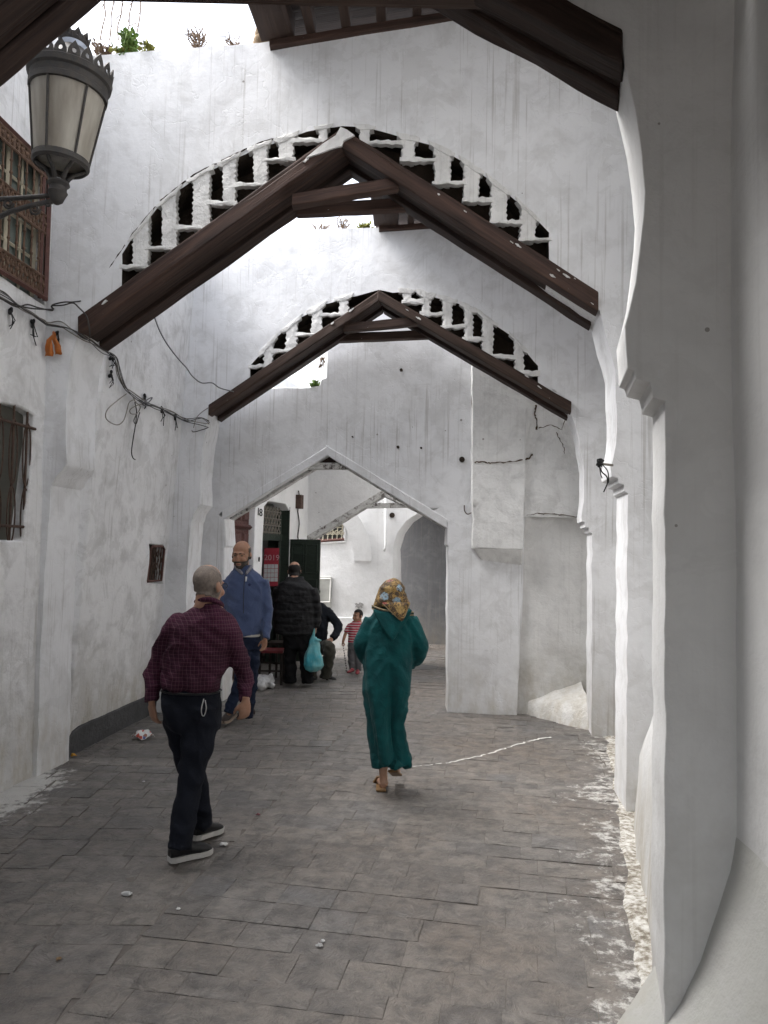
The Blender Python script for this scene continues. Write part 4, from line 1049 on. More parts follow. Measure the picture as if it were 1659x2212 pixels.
# ---- far wall: grille window and cabinet
q = FW.px
m = MB(); m.add([FW.hit(690, 1168, 0.0), FW.hit(742, 1164, 0.0), FW.hit(744, 1112, 0.0), FW.hit(690, 1112, 0.0)], [(0, 1, 2, 3)]); GW = m.build('grille_window', simple('dark_pane', (0.05, 0.05, 0.045), 0.3), wallF); GW.location = FW.n * 0.012
m = MB(); m.tube([FW.hit(686, 1169, 0.03), FW.hit(744, 1165, 0.03)], 0.035, 4); m.build('sill', RED_FR, GW)
m = MB(); m.tube([FW.hit(744, 1167, 0.02), FW.hit(746, 1112, 0.02)], 0.03, 4); m.tube([FW.hit(686, 1174, 0.03), FW.hit(747, 1170, 0.03)], 0.025, 4); m.build('frame', P_FAR, GW)
m = MB(); CR = simple('cream_iron', (0.5, 0.46, 0.36), 0.6)
for k in range(5):
    x = 698 + k * 10
    for c, yy in ((x, 1150), (x + 4, 1131)):
        m.tube([FW.hit(c + (6 - t * .35) * math.cos(t * .75), yy + (6 - t * .35) * math.sin(t * .75), 0.04) for t in range(14)], 0.011, 4)
    m.tube([FW.hit(x, 1166, 0.04), FW.hit(x + 4, 1112, 0.04)], 0.010, 4)
m.tube([FW.hit(690, 1142, 0.04), FW.hit(743, 1139, 0.04)], 0.010, 4)
m.build('scroll', CR, GW)['kind'] = 'stuff'
m = MB(); m.hexa([FW.hit(687, 1350, 0), FW.hit(715, 1350, 0), FW.hit(717, 1246, 0), FW.hit(687, 1246, 0)], [FW.hit(687, 1350, .06), FW.hit(715, 1350, .06), FW.hit(717, 1246, .06), FW.hit(687, 1246, .06)])
CB = m.build('utility_cabinet', simple('grey_cream_paint', (0.44, 0.44, 0.41), 0.6, 0.3, 6)); bevel(CB, .01); tag(CB, 'narrow grey-cream cabinet fixed to the far white wall beside the green door', 'cabinet')
m = MB()
for a, b in (((689, 1300), (713, 1300)), ((713, 1300), (715, 1250)), ((715, 1250), (689, 1250)), ((689, 1300), (689, 1250))): m.tube([FW.hit(*a, .062), FW.hit(*b, .062)], .012, 4)
m.build('frame', WHITE, CB); m = MB(); m.box(FW.hit(686, 1277, .09), .12, .03, .04); m.build('handle', IRON, CB)

# ------------------------------------------------------------------ lantern
LY = 3.95; ls = LY / F
base = at(137, 300, LY); tilt = Matrix.Rotation(math.radians(3.5), 3, 'Y')
lamp = empty('wall_lantern', at(0, 445, LY), 'dark iron crowned lantern with dirty frosted glass on a wall bracket', 'lamp')
LI = simple('lantern_iron', (0.048, 0.048, 0.050), 0.6, 0.4, 30, 0.002, metal=0.2, col2=(0.075, 0.066, 0.058))
LG, lt, lb = mat_new('dirty_frosted_glass'); N = NT(lt)
cgl = N.mix(N.ramp(N.noise(N.coord('Object', (9, 9, 1.2)), 1, 5, 0.6), [(0.35, 0.0), (0.7, 1.0)]), (0.60, 0.57, 0.50), (0.27, 0.23, 0.18))
N.l(cgl, lb.inputs['Base Color']); lb.inputs['Roughness'].default_value = 0.45; lb.inputs['Transmission Weight'].default_value = 0.35; lb.inputs['Specular IOR Level'].default_value = 0.3
def lz(y): return (300 - y) * ls * 1.02
def lathe_t(name, prof, mat, n=32, smooth=True, parent=lamp, tk=None):
    m = MB(); m.lathe((0, 0, 0), prof, n); m.v = [base + tilt @ p for p in m.v]; return m.build(name, mat, parent, smooth=smooth, sharp=35)
R_ = lambda px: px * ls * 0.92
gl_ = lathe_t('glass', [(R_(61), lz(350)), (R_(84), lz(200)), (R_(82), lz(200)), (R_(59), lz(350)), (R_(61), lz(350))], LG)
cap = lathe_t('cap', [(R_(86), lz(204)), (R_(90), lz(203)), (R_(91), lz(192)), (R_(88), lz(189)), (R_(90), lz(176)), (R_(96), lz(172)), (R_(98), lz(160)), (R_(95), lz(157)), (R_(80), lz(150)), (R_(60), lz(125)), (R_(40), lz(108)), (R_(32), lz(100)), (R_(0.1), lz(100))], LI)
lathe_t('collar', [(R_(31), lz(104)), (R_(33), lz(96)), (R_(31), lz(88)), (R_(0.1), lz(88))], simple('pale_collar', (0.45, 0.5, 0.6), 0.4), parent=lamp)
def crown(name, r0, r1, y0, y1, n, dots):
    m = MB()
    for k in range(n):
        a0 = 2 * PI * k / n; a1 = 2 * PI * (k + 1) / n; am = (a0 + a1) / 2
        def pt(a, r, y): return base + tilt @ Vector((R_(r) * math.cos(a), R_(r) * math.sin(a), lz(y)))
        e = (a1 - a0)
        ym = (y0 + y1) / 2 
        # pointed palmette with a pierced eye
        O = [pt(a0, r0, y0), pt(a1, r0, y0), pt(a1 - .06 * e, (r0 + r1) / 2, y0 + (y1 - y0) * .45), pt(am + .26 * e, (r0 + r1) / 2 + 1, y0 + (y1 - y0) * .7), pt(am, r1, y1), pt(am - .26 * e, (r0 + r1) / 2 + 1, y0 + (y1 - y0) * .7), pt(a0 + .06 * e, (r0 + r1) / 2, y0 + (y1 - y0) * .45)]
        I = [pt(am + .17 * e * math.cos(t * 2 * PI / 7 - PI / 2 - .45), r0 + (r1 - r0) * .42, y0 + (y1 - y0) * (.40 + .17 * math.sin(t * 2 * PI / 7 - PI / 2 - .45))) for t in range(7)]
        I = [I[i] for i in range(7)]
        m.add(O + I, [(i, (i + 1) % 7, 7 + (i + 1) % 7, 7 + i) for i in range(7)])
    o = m.build(name, LI, lamp, recalc=False); so_ = o.modifiers.new('s', 'SOLIDIFY'); so_.thickness = 0.008
    return o
crown('crown', 95, 99, 162, 128, 20, True); crown('top_crown', 33, 39, 88, 64, 10, True)
lathe_t('top_cup', [(R_(30), lz(90)), (R_(34), lz(84)), (R_(33), lz(72)), (R_(30), lz(70)), (R_(0.1), lz(70))], LI)
for k in range(6):
    a = 2 * PI * (k + .18) / 6 - 1.9
    m = MB(); m.tube([base + tilt @ Vector((R_(r) * math.cos(a), R_(r) * math.sin(a), lz(y))) for r, y in ((86, 200), (62.5, 350))], R_(3.2), 6); m.build('glazing_bar', LI, lamp)
    m = MB(); m.tube([base + tilt @ Vector((R_(r) * math.cos(a), R_(r) * math.sin(a), lz(y))) for r, y in ((60, 356), (48, 366), (32, 374), (20, 388), (16, 400))], [R_(4), R_(5), R_(5), R_(6), R_(4)], 6); m.build('rib', LI, lamp, smooth=True)
lathe_t('bottom_ring', [(R_(58), lz(346)), (R_(65), lz(346)), (R_(66), lz(358)), (R_(60), lz(364)), (R_(55), lz(360)), (R_(58), lz(346))], LI)
lathe_t('socket', [(R_(8), lz(392)), (R_(24), lz(396)), (R_(26), lz(402)), (R_(20), lz(408)), (R_(20), lz(416)), (R_(23), lz(420)), (R_(18), lz(430)), (R_(14), lz(440)), (R_(6), lz(446)), (R_(.1), lz(448))], LI)
def lp(x, y, dy=0): return at(x, y, LY) + Vector((0, dy, 0))
m = MB(); m.tube([lp(128, 420), lp(90, 424), (lp(40, 428)), lp(0, 430), lp(-260, 440)], R_(6), 8); m.tube([lp(120, 432), lp(60, 446), lp(20, 458), lp(-30, 482), lp(-120, 540), lp(-250, 640)], R_(6), 8)
m.build('arm', LI, lamp, smooth=True)
m = MB()
for (cx, cy, r0, tn) in ((75, 452, 13, 1), (18, 440, 12, 1), (105, 440, 8, -1), (-30, 455, 14, 1)):
    m.tube([lp(cx + (r0 - t * r0 / 17) * math.cos(t * .7 * tn), cy + (r0 - t * r0 / 17) * math.sin(t * .7 * tn)) for t in range(14)], R_(3.2), 6)
m.build('scroll', LI, lamp, smooth=True)['kind'] = 'stuff'
m = MB(); c = lp(-262, 540); m.box(c, 0.05, 0.14, 0.7); m.build('wall_plate', LI, lamp)

# ------------------------------------------------------------------ cables, scraps and plants
WIRE_L = simple('pale_cable', (0.26, 0.24, 0.21), 0.6, 0.3, 40, 0); WIRE_D = simple('dark_cable', (0.05, 0.045, 0.042), 0.6, 0.3, 40, 0); WIRE_W = simple('grey_cable', (0.16, 0.16, 0.16), 0.6)
def smooth_path(P, n=6):
    out = []
    for i in range(len(P) - 1):
        p0 = P[max(i - 1, 0)]; p1 = P[i]; p2 = P[i + 1]; p3 = P[min(i + 2, len(P) - 1)]
        for k in range(n):
            t = k / n
            out.append(0.5 * ((2 * p1) + (p2 - p0) * t + (2 * p0 - 5 * p1 + 4 * p2 - p3) * t * t + (3 * p1 - p0 - 3 * p2 + p3) * t ** 3))
    out.append(P[-1]); return out
def onleft(x, y, off=0.035):
    if x < 103: return LA.hit(x, y, off)
    if x <= 172: return A1.hit(x, y, off)
    if x < 236:
        t = (x - 172) / 64; a = A1.hit(x, y, off); return at(x, y, a.y + t * 0.5 - 0.02)
    if x < 408: return LB.hit(x, y, off)
    return A2.hit(x, y, off)
main = [(-40, 620), (0, 640), (30, 662), (60, 682), (84, 696), (110, 703), (135, 706), (160, 716), (180, 728), (200, 738), (222, 758), (238, 772), (246, 800), (258, 832), (275, 852), (298, 866), (322, 874), (345, 884), (366, 893), (388, 902), (410, 908), (438, 912), (455, 918)]
cab = empty('cable_bundle', LB.hit(300, 866), 'tangle of thin pale cables running along the left wall under the timber arch', 'cable')
for k in range(5):
    P = [onleft(x + random.uniform(-1, 1), y + (k - 2) * 3.2 * (0.4 + abs(nz(i * .6, k, 0))) + 15 * nz(i * .45, k * 3.3, 1), 0.03 + 0.008 * k) for i, (x, y) in enumerate(main)]
    m = MB(); m.tube(smooth_path(P), 0.0045 if k < 3 else 0.0038, 5); m.build('cable', [WIRE_L, WIRE_D, WIRE_L, WIRE_W, WIRE_D][k], cab, smooth=True)
def lbw(pts, r, mat, parent=cab, name='cable'):
    m = MB(); m.tube(smooth_path([onleft(x, y, o_) for x, y, o_ in [(p[0], p[1], p[2] if len(p) > 2 else .05) for p in pts]]), r, 5); return m.build(name, mat, parent, smooth=True)
lbw([(262, 850), (245, 862), (232, 885), (230, 905), (240, 917), (255, 908), (263, 885), (268, 868), (280, 862)], 0.005, WIRE_L)
lbw([(275, 855), (282, 868), (292, 878), (285, 892), (272, 893), (270, 884), (282, 876), (295, 872)], 0.005, WIRE_L)
lbw([(280, 868), (284, 890), (278, 908), (283, 915), (287, 902), (291, 890)], 0.005, WIRE_D)
lbw([(284, 895), (281, 920), (276, 950), (273, 975), (276, 988), (281, 992)], 0.0055, WIRE_D)
lbw([(296, 872), (310, 868), (318, 858), (305, 864), (298, 874), (322, 876)], 0.006, WIRE_W)
lbw([(388, 902), (404, 916), (420, 934), (440, 930), (452, 926)], 0.005, WIRE_D)
lbw([(422, 926), (428, 905), (440, 892), (455, 882)], 0.0045, WIRE_L)
for x, y in ((17, 672), (66, 697), (128, 716), (237, 770), (236, 806), (308, 857), (346, 884), (375, 900)):
    m = MB(); c = onleft(x, y, 0.02)
    for j in range(4): m.ball(c + Vector((random.uniform(-.01, .01), random.uniform(-.02, .02), random.uniform(-.03, .02))), 0.013, 0.012, 0.018, 7, 5)
    for j in range(3): m.tube([c, c + Vector((0.02, random.uniform(-.05, .05), -0.05 - .07 * random.random())), c + Vector((0.0, random.uniform(-.07, .07), -0.08 - .08 * random.random()))], 0.004, 4)
    m.build('tape_tie', BLACK, cab)
# second pair up to the rafter
c2 = empty('cable_pair', A1.hit(165, 655), 'dark twisted cable pair rising over the wall to the rafter foot', 'cable')
for k in range(2):
    m = MB(); m.tube(smooth_path([onleft(x, y + 3 * math.sin(i * 1.9 + k * 3), .05) for i, (x, y) in enumerate([(-20, 640), (20, 660), (45, 660), (70, 667), (100, 668), (120, 664), (145, 660), (165, 655), (185, 646), (202, 636), (225, 625), (248, 618)])] if k == 0 else [onleft(x, y + 3 * math.sin(i * 1.9 + k * 3), .055) for i, (x, y) in enumerate([(-20, 643), (20, 662), (45, 664), (70, 666), (100, 671), (120, 666), (145, 661), (165, 661)])] + [A1.hit(182, 672, .08), A1.hit(198, 690, .08), A1.hit(204, 715, .08), A1.hit(203, 735, .06)]), 0.006, 5)
    m.build('cable', WIRE_D, c2, smooth=True)
# lone wire slung between the two arches
m = MB(); pA = at(334, 686, 6.45); P = [pA]
for (x, y), t in (((345, 715), .15), ((362, 745), .3), ((385, 775), .5), ((403, 795), .65), ((415, 812), .75), ((435, 827), .85), ((458, 827), .92), ((475, 838), .96), ((505, 846), 1.0)):
    P.append(at(x, y, 6.45 + (A2.hit(505, 846).y - 0.05 - 6.45) * t))
m.tube(smooth_path(P), 0.0065, 5); tag(m.build('slung_wire', WIRE_W, None, smooth=True), 'single slack grey wire slung from the red-brown rafter to the darker arch', 'cable')
# orange plastic scrap
m = MB(); OR, ot, ob = mat_new('orange_plastic'); N = NT(ot); ob.inputs['Base Color'].default_value = (0.52, 0.15, 0.02, 1); ob.inputs['Roughness'].default_value = 0.35; ob.inputs['Transmission Weight'].default_value = 0.15
v = []; f = []
for st, (dx, w0, sgn) in enumerate(((-0.02, 0.035, -1), (0.025, 0.032, 1))):
    n0 = len(v)
    for i in range(9):
        t = i / 8; c = A1.hit(126, 722, 0.06) + Vector((sgn * (.006 + .03 * t) + .012 * nz(t * 4, st), -.02 * math.sin(t * 3 + st), -t * (0.19 - .02 * st)))
        wd = w0 * (.2 + .75 * t)
        for e in (-1, -.3, .35, 1): v.append(c + Vector((e * wd, 0.016 * math.sin(e * 4 + t * 5 + st), -0.012 * abs(e) * nz(e * 3, t * 5, st) * (3 if i == 8 else 0))))
    for i in range(8):
        for k in range(3): f.append((n0 + i * 4 + k, n0 + i * 4 + k + 1, n0 + (i + 1) * 4 + k + 1, n0 + (i + 1) * 4 + k))
o = build('plastic_scrap', v, f, OR, None, smooth=True); so_ = o.modifiers.new('s', 'SOLIDIFY'); so_.thickness = 0.003
tag(o, 'torn orange plastic bag scrap tied to the cables on the left pier', 'plastic bag')
# iron peg with wire tangle on the right pier
m = MB(); rt = A1.hit(1320, 1007, 0.06); tip = A1.hit(1286, 1007, 0.16); m.tube([rt, tip], 0.009, 6)
PEG = m.build('iron_peg', WIRE_L); tag(PEG, 'iron peg with a black wire tangle jutting from the right-hand corbel', 'peg')
m = MB()
for k in range(10):
    m.tube(smooth_path([tip + Vector((random.uniform(-.02, .03), random.uniform(-.02, .02), random.uniform(-.025, .03))) for _ in range(5)], 4), 0.005, 5)
m.tube(smooth_path([A1.hit(1286, 1010, .16), A1.hit(1292, 1025, .17), A1.hit(1302, 1035, .17), A1.hit(1304, 1048, .16), A1.hit(1300, 1058, .16), A1.hit(1296, 1067, .16)]), 0.005, 5)
m.tube(smooth_path([A1.hit(1292, 1008, .16), A1.hit(1303, 1022, .17), A1.hit(1306, 1038, .17), A1.hit(1305, 1048, .17)]), 0.004, 5); m.tube(smooth_path([A1.hit(1287, 1012, .16), A1.hit(1290, 1030, .16), A1.hit(1293, 1038, .16)]), 0.004, 5)
m.build('wire_tangle', BLACK, PEG)
# hook by the thickened pier
m = MB(); m.tube(smooth_path([A3.hit(1003, 1092, .03), A3.hit(1004, 1104, .06), A3.hit(1010, 1111, .05), A3.hit(1018, 1108, .02)]), 0.006, 6); m.build('hook', IRON_BROWN, wall3)

# plants on the wall heads
LEAF_G = simple('fresh_leaf', (0.085, 0.17, 0.035), 0.6, 0.4, 30, 0, col2=(0.16, 0.22, 0.06)); LEAF_Y = simple('yellow_moss', (0.22, 0.22, 0.05), 0.8, 0.4, 30, 0)
def sprig(pl, x, y, hpx, spread, n, nleaf, leafmat, label, name='wall_plant', droop=False, off=0.05, cat='plant'):
    b = pl.hit(x, y, 0) + Vector((0, off if not droop else -off, 0)); k = b.y / F
    root = empty(name, b, label, cat)
    st = MB(); lf = MB()
    for i in range(n):
        top = b + Vector((random.uniform(-spread, spread) * k, random.uniform(-.06, .06), hpx * k * random.uniform(.55, 1.0) * (-1 if droop else 1)))
        mid = b.lerp(top, .5) + Vector((random.uniform(-.03, .03), random.uniform(-.03, .03), 0))
        P = smooth_path([b + Vector((random.uniform(-.03, .03), 0, -.02)), mid, top], 5); st.tube(P, [0.007 * (1 - .6 * t / (len(P) - 1)) for t in range(len(P))], 4)
        for j in range(nleaf):
            c = P[int(random.uniform(.15, 1) * (len(P) - 1))] + Vector((random.uniform(-.02, .02), random.uniform(-.02, .02), 0))
            a = Vector((random.uniform(-1, 1), random.uniform(-1, 1), random.uniform(-.4, 1))).normalized(); s_ = a.cross(Vector((random.random(), random.random(), random.random()))).normalized(); L = random.uniform(.03, .06)
            lf.add([c, c + a * L * .5 + s_ * L * .3, c + a * L, c + a * L * .5 - s_ * L * .3], [(0, 1, 2, 3)])
        if not nleaf:
            for j in range(5):
                c = P[int(random.uniform(.3, 1) * (len(P) - 1))]; st.tube([c, c + Vector((random.uniform(-.07, .07), random.uniform(-.05, .05), random.uniform(-.02, .08)))], 0.003, 3)
    st.build('stem', STICK if not nleaf else leafmat, root)
    if nleaf: lf.build('leaf_spray', leafmat, root, recalc=False)['kind'] = 'stuff'
    return root
sprig(A1, 272, 112, 66, 10, 7, 55, LEAF_G, 'fresh green weed growing upright on the wall head above the arch')
sprig(A1, 262, 112, 14, 18, 8, 22, LEAF_Y, 'low yellow-green moss tuft on the wall head beside the green weed')
sprig(A1, 315, 108, 16, 6, 5, 12, LEAF_Y, 'tiny yellowish sprout on the wall head between the weeds')
sprig(A1, 424, 102, 58, 26, 16, 0, STICK, 'dry brown twiggy bush on the wall head')
sprig(A1, 212, 118, 40, 22, 8, 14, STICK, 'withered creeper at the wall head beside the lantern')
sprig(A1, 505, 96, 20, 20, 6, 0, STICK, 'short dead grass stalks on the wall head near the rubble lump')
sprig(A2, 742, 496, 34, 18, 9, 0, STICK, 'dead twigs on the wall head seen under the red-brown arch')
sprig(A2, 690, 498, 24, 30, 8, 0, STICK, 'thin dead grass on the wall head of the darker arch')
sprig(A2, 785, 494, 12, 18, 8, 16, LEAF_Y, 'yellow moss on the wall head beside the small timber roof')
sprig(A3, 682, 834, 10, 14, 6, 18, LEAF_G, 'small green moss tuft on the low parapet notch')
sprig(A3, 700, 770, 30, 6, 4, 3, STICK, 'dry creeper hanging down the notch edge', droop=True, off=0.03)
# hanging dry vine against the sky
m = MB()
for k in range(5):
    x0 = 205 + k * 9
    P = [at(x0 + 30 + 10 * k - 4 * i + random.uniform(-5, 5), -50 + i * 27 + random.uniform(-3, 3), 6.3 + .05 * k) for i in range(6)]
    m.tube(smooth_path(P, 4), 0.006, 4)
    for p in P[1:]: m.tube([p, p + Vector((random.uniform(-.08, .08), 0, random.uniform(-.08, .05)))], 0.004, 3)
tag(m.build('dry_vine', STICK), 'bare dry vine stems hanging behind the lantern against the sky', 'vine')
# rubble lump under the ceiling edge
m = MB(); c = A1.hit(561, 72, -0.12)
for j in range(7): m.ball(c + Vector((random.uniform(-.03, .04), random.uniform(-.05, .05), random.uniform(-.14, .12))), 0.06, 0.07, 0.07, 8, 6)
m.build('rubble_lump', simple('mud_brick', (0.26, 0.19, 0.12), 0.95, 0.4, 20, 0.01), wall1, smooth=True)

# ------------------------------------------------------------------ things on the ground
def litter(name, x, y, w, h, mat, label, hh=0.02, group=None, n=14):
    g = G(x, y); k = g.y / F; rx = w * k / 2; ry = max(0.012, rx * .7)
    rd = random.Random(int(x * 7 + y)); v = [Vector((0, 0, hh * 1.1))]; f = []
    R2 = [(rx * rd.uniform(.7, 1.1) * math.cos(2 * PI * i / n), ry * rd.uniform(.7, 1.1) * math.sin(2 * PI * i / n)) for i in range(n)]
    v += [Vector((a * .55, b * .55, hh * rd.uniform(.5, 1.2))) for a, b in R2] + [Vector((a, b, rd.uniform(.004, hh * .7))) for a, b in R2]
    f = [(0, 1 + i, 1 + (i + 1) % n) for i in range(n)] + [(1 + i, 1 + n + i, 1 + n + (i + 1) % n, 1 + (i + 1) % n) for i in range(n)]
    z = gz(g.x, g.y) + 0.002
    o = build(name, [g + p + Vector((0, 0, z)) for p in v], f, mat, None, smooth=True, sharp=25); s_ = o.modifiers.new('s', 'SOLIDIFY'); s_.thickness = 0.002
    return tag(o, label, 'litter', group)
PAPER_W = simple('white_paper', (0.62, 0.62, 0.62), 0.8, 0.2, 30); PEEL = simple('orange_peel', (0.50, 0.25, 0.03), 0.7); PINK = simple('pink_scrap', (0.22, 0.07, 0.09), 0.7)
litter('paper_scrap', 275, 1936, 27, 12, PAPER_W, 'crumpled white paper scrap on the bare paving left of the long seam', 0.02)
litter('paper_scrap', 482, 1828, 20, 10, PAPER_W, 'torn white paper scrap on the paving in front of the walking man\'s shoes', 0.018)
litter('paper_scrap', 690, 2047, 17, 9, PAPER_W, 'white paper scrap beside a smaller one on the open paving', 0.016)
litter('paper_scrap', 697, 2036, 10, 6, PAPER_W, 'tiny white fleck beside the larger paper scrap', 0.01)
litter('paper_scrap', 385, 1968, 11, 7, PAPER_W, 'tiny white paper fleck beside the long paving seam', 0.01)
litter('paper_scrap', 310, 1688, 8, 5, PAPER_W, 'white speck of paper on the paving behind the snack packet', 0.01)
litter('orange_peel', 158, 1636, 15, 11, PEEL, 'bit of orange peel at the end of the grey plinth', 0.03)
litter('orange_peel', 127, 2074, 14, 8, simple('tan_scrap', (.30, .20, .11), .8), 'small tan scrap on the paving near a broken stone', 0.012)
litter('plastic_scrap', 557, 1763, 11, 8, PINK, 'small dark pink scrap on the paving between man and woman', 0.015)
PK, pt_, pb_ = mat_new('printed_packet'); N = NT(pt_); vv = N.n('ShaderNodeTexVoronoi', Scale=38.0); N.l(N.coord('Object'), vv.inputs['Vector'])
N.l(N.ramp(N.sep(vv.outputs['Color'])[0], [(0.0, (.62, .62, .62)), (.45, (.62, .62, .62)), (.5, (.5, .08, .06)), (.62, (.05, .09, .3)), (.72, (.65, .62, .6)), (.85, (.25, .1, .07))], 'CONSTANT'), pb_.inputs['Base Color']); pb_.inputs['Roughness'].default_value = 0.3
litter('snack_packet', 308, 1597, 48, 30, PK, 'crumpled white snack packet printed red and blue by the left plinth', 0.075, n=18)
# plastic bag, carton, stools by the shop
def sack(name, x, y, w, h, Y, mat, label, cat, seed):
    c = at(x, y, Y); k = Y / F; m = MB(); rd = random.Random(seed)
    for j in range(7): m.ball(Vector((c.x + rd.uniform(-.3, .3) * w * k, c.y + rd.uniform(-.08, .08), max(.05, h * k * rd.uniform(.25, .5)))), w * k * .24, .12, h * k * .36, 10, 8)
    m.tube([Vector((c.x + w * k * .25, c.y, h * k * .5)), Vector((c.x + w * k * .42, c.y - .02, h * k * .95))], [.05, .015], 7)
    m.tube([Vector((c.x + w * k * .3, c.y, h * k * .3)), Vector((c.x + w * k * .52, c.y - .02, h * k * .15))], [.06, .03], 7)
    o = m.build(name, mat); return m, o
PLW = simple('crinkled_white_plastic', (0.60, 0.60, 0.60), 0.35, 0.2, 25, 0.012)
def remesh(o, vox, smooth=4, fac=0.5):
    r = o.modifiers.new('r', 'REMESH'); r.mode = 'VOXEL'; r.voxel_size = vox; r.use_smooth_shade = True
    if smooth: s_ = o.modifiers.new('sm', 'SMOOTH'); s_.iterations = smooth; s_.factor = fac
    dg = bpy.context.evaluated_depsgraph_get(); me = bpy.data.meshes.new_from_object(o.evaluated_get(dg))
    o.modifiers.clear(); old = o.data; o.data = me; bpy.data.meshes.remove(old)
    return o
def displace(o, fn):
    me = o.data; off = origin_of(o.parent) if o.parent else Vector()
    nn = [v.normal.copy() for v in me.vertices]
    for v, n in zip(me.vertices, nn): v.co = v.co + n * fn(v.co + off, n)
    me.update(); return o
m, o = sack('plastic_bag', 566, 1486, 50, 34, 9.9, PLW, None, None, 5); remesh(o, 0.014, 3)
displace(o, lambda p, n: 0.02 * nz(p.x, p.y, p.z, 14) + 0.012 * nz(p.x, p.y, p.z, 31)); tag(o, 'crumpled white plastic bag on the ground by the red stool', 'plastic bag')
m = MB(); c = G(487, 1500); m.box((c.x, c.y + .1, .07), .13, .16, .15, .5); o = bevel(m.build('carton', simple('cream_card', (.5, .42, .27), .8)), .004); tag(o, 'small cream cardboard carton on the ground behind the plaid shirt man', 'carton')
def stool(x, y0, y1, Y, w, label, seat_mat, leg_mat, h=None):
    c = at(x, y1, Y); zs = at(x, y0, Y).z; k = Y / F; W_ = w * k; root = empty('stool', (c.x, Y, 0), label, 'stool')
    m = MB(); m.box((c.x, Y, zs - .018), W_, .30, .036); bevel(m.build('seat', seat_mat, root), .006)
    for sx in (-1, 1):
        for sy in (-1, 1):
            m = MB(); m.tube([(c.x + sx * W_ * .42, Y + sy * .12, zs - .03), (c.x + sx * W_ * .47, Y + sy * .14, 0)], .018, 6); m.build('leg', leg_mat, root)
    m = MB(); m.tube([(c.x - W_ * .44, Y - .13, zs * .4), (c.x + W_ * .44, Y - .13, zs * .4)], .012, 6); m.build('stretcher', leg_mat, root); m = MB(); m.tube([(c.x - W_ * .44, Y + .13, zs * .55), (c.x + W_ * .44, Y + .13, zs * .55)], .012, 6); m.build('stretcher', leg_mat, root)
    return root
DKW = simple('dark_stool_wood', (.03, .022, .018), .6); RDW = simple('red_seat', (.17, .025, .03), .5, .3, 15)
stool(583, 1402, 1476, 10.3, 58, 'low dark stool with a red seat in front of the shop doorway', RDW, DKW)
stool(687, 1406, 1474, 10.75, 44, 'dark wooden stool under the seated man', DKW, DKW)
# chair frame behind
r = empty('chair', at(607, 1470, 10.75) * Vector((1, 1, 0)) if False else (at(607, 1470, 10.75).x, 10.75, 0), 'dark slim chair behind the red stool', 'chair'); cx = r.location.x
for dx in (-.07, 0.0, .07):
    m = MB(); m.tube([(cx + dx, 10.75, 0), (cx + dx * .9, 10.78, 1.0)], .016, 6); m.build('back_post', DKW, r)
m = MB(); m.box((cx, 10.6, .5), .3, .32, .03); m.build('seat', DKW, r); m = MB(); m.box((cx, 10.78, .95), .2, .03, .1); m.build('back_rail', DKW, r)
for dx in (-.12, .12):
    m = MB(); m.tube([(cx + dx, 10.46, 0), (cx + dx, 10.48, .5)], .016, 6); m.build('leg', DKW, r)
m = MB(); c = G(910, 1441); m.lathe((c.x, c.y, gz(c.x, c.y) + 0.004), [(.27, -.02), (.27, .0), (.24, .004), (.23, 0), (.12, 0), (.11, .004), (.001, .004)], 28)
MH = m.build('manhole_cover', simple('worn_iron', (.15, .145, .14), .7, .5, 40, .004), None, smooth=True, sharp=30); tag(MH, 'round worn manhole cover in the lane beyond the low gable', 'manhole cover')
# ------------------------------------------------------------------ people
def skin_mat(name, col):
    m, t, b = mat_new(name); N = NT(t); w = N.coord('Object')
    c = N.mix(N.ramp(N.noise(w, 14, 4, 0.6), [(0.35, 0.0), (0.7, 1.0)]), col, (col[0] * 0.82, col[1] * 0.70, col[2] * 0.62))
    N.l(c, b.inputs['Base Color']); b.inputs['Roughness'].default_value = 0.5; b.inputs['Specular IOR Level'].default_value = 0.35
    N.l(N.bump(N.noise(w, 90, 3), 0.0015, 0.6), b.inputs['Normal']); return m
def cloth(name, col, col2=None, rough=0.9, scale=6, bump=0.004, weave=260, sheen=0.15):
    m, t, b = mat_new(name); N = NT(t); w = N.coord('Object')
    c = N.mix(N.ramp(N.noise(w, scale, 4, 0.6), [(0.3, 0.0), (0.7, 1.0)]), col, col2 or tuple(x * .75 for x in col))
    N.l(c, b.inputs['Base Color']); b.inputs['Roughness'].default_value = rough; b.inputs['Specular IOR Level'].default_value = 0.2; b.inputs['Sheen Weight'].default_value = sheen
    n1 = N.bump(N.noise(w, 16, 5, 0.6, 0.8), bump * 3, 0.7); n1 = N.bump(N.noise(w, weave, 2), 0.0008, 0.5, n1); N.l(n1, b.inputs['Normal']); return m
def wpt(x, y, Y): return at(x, y, Y)
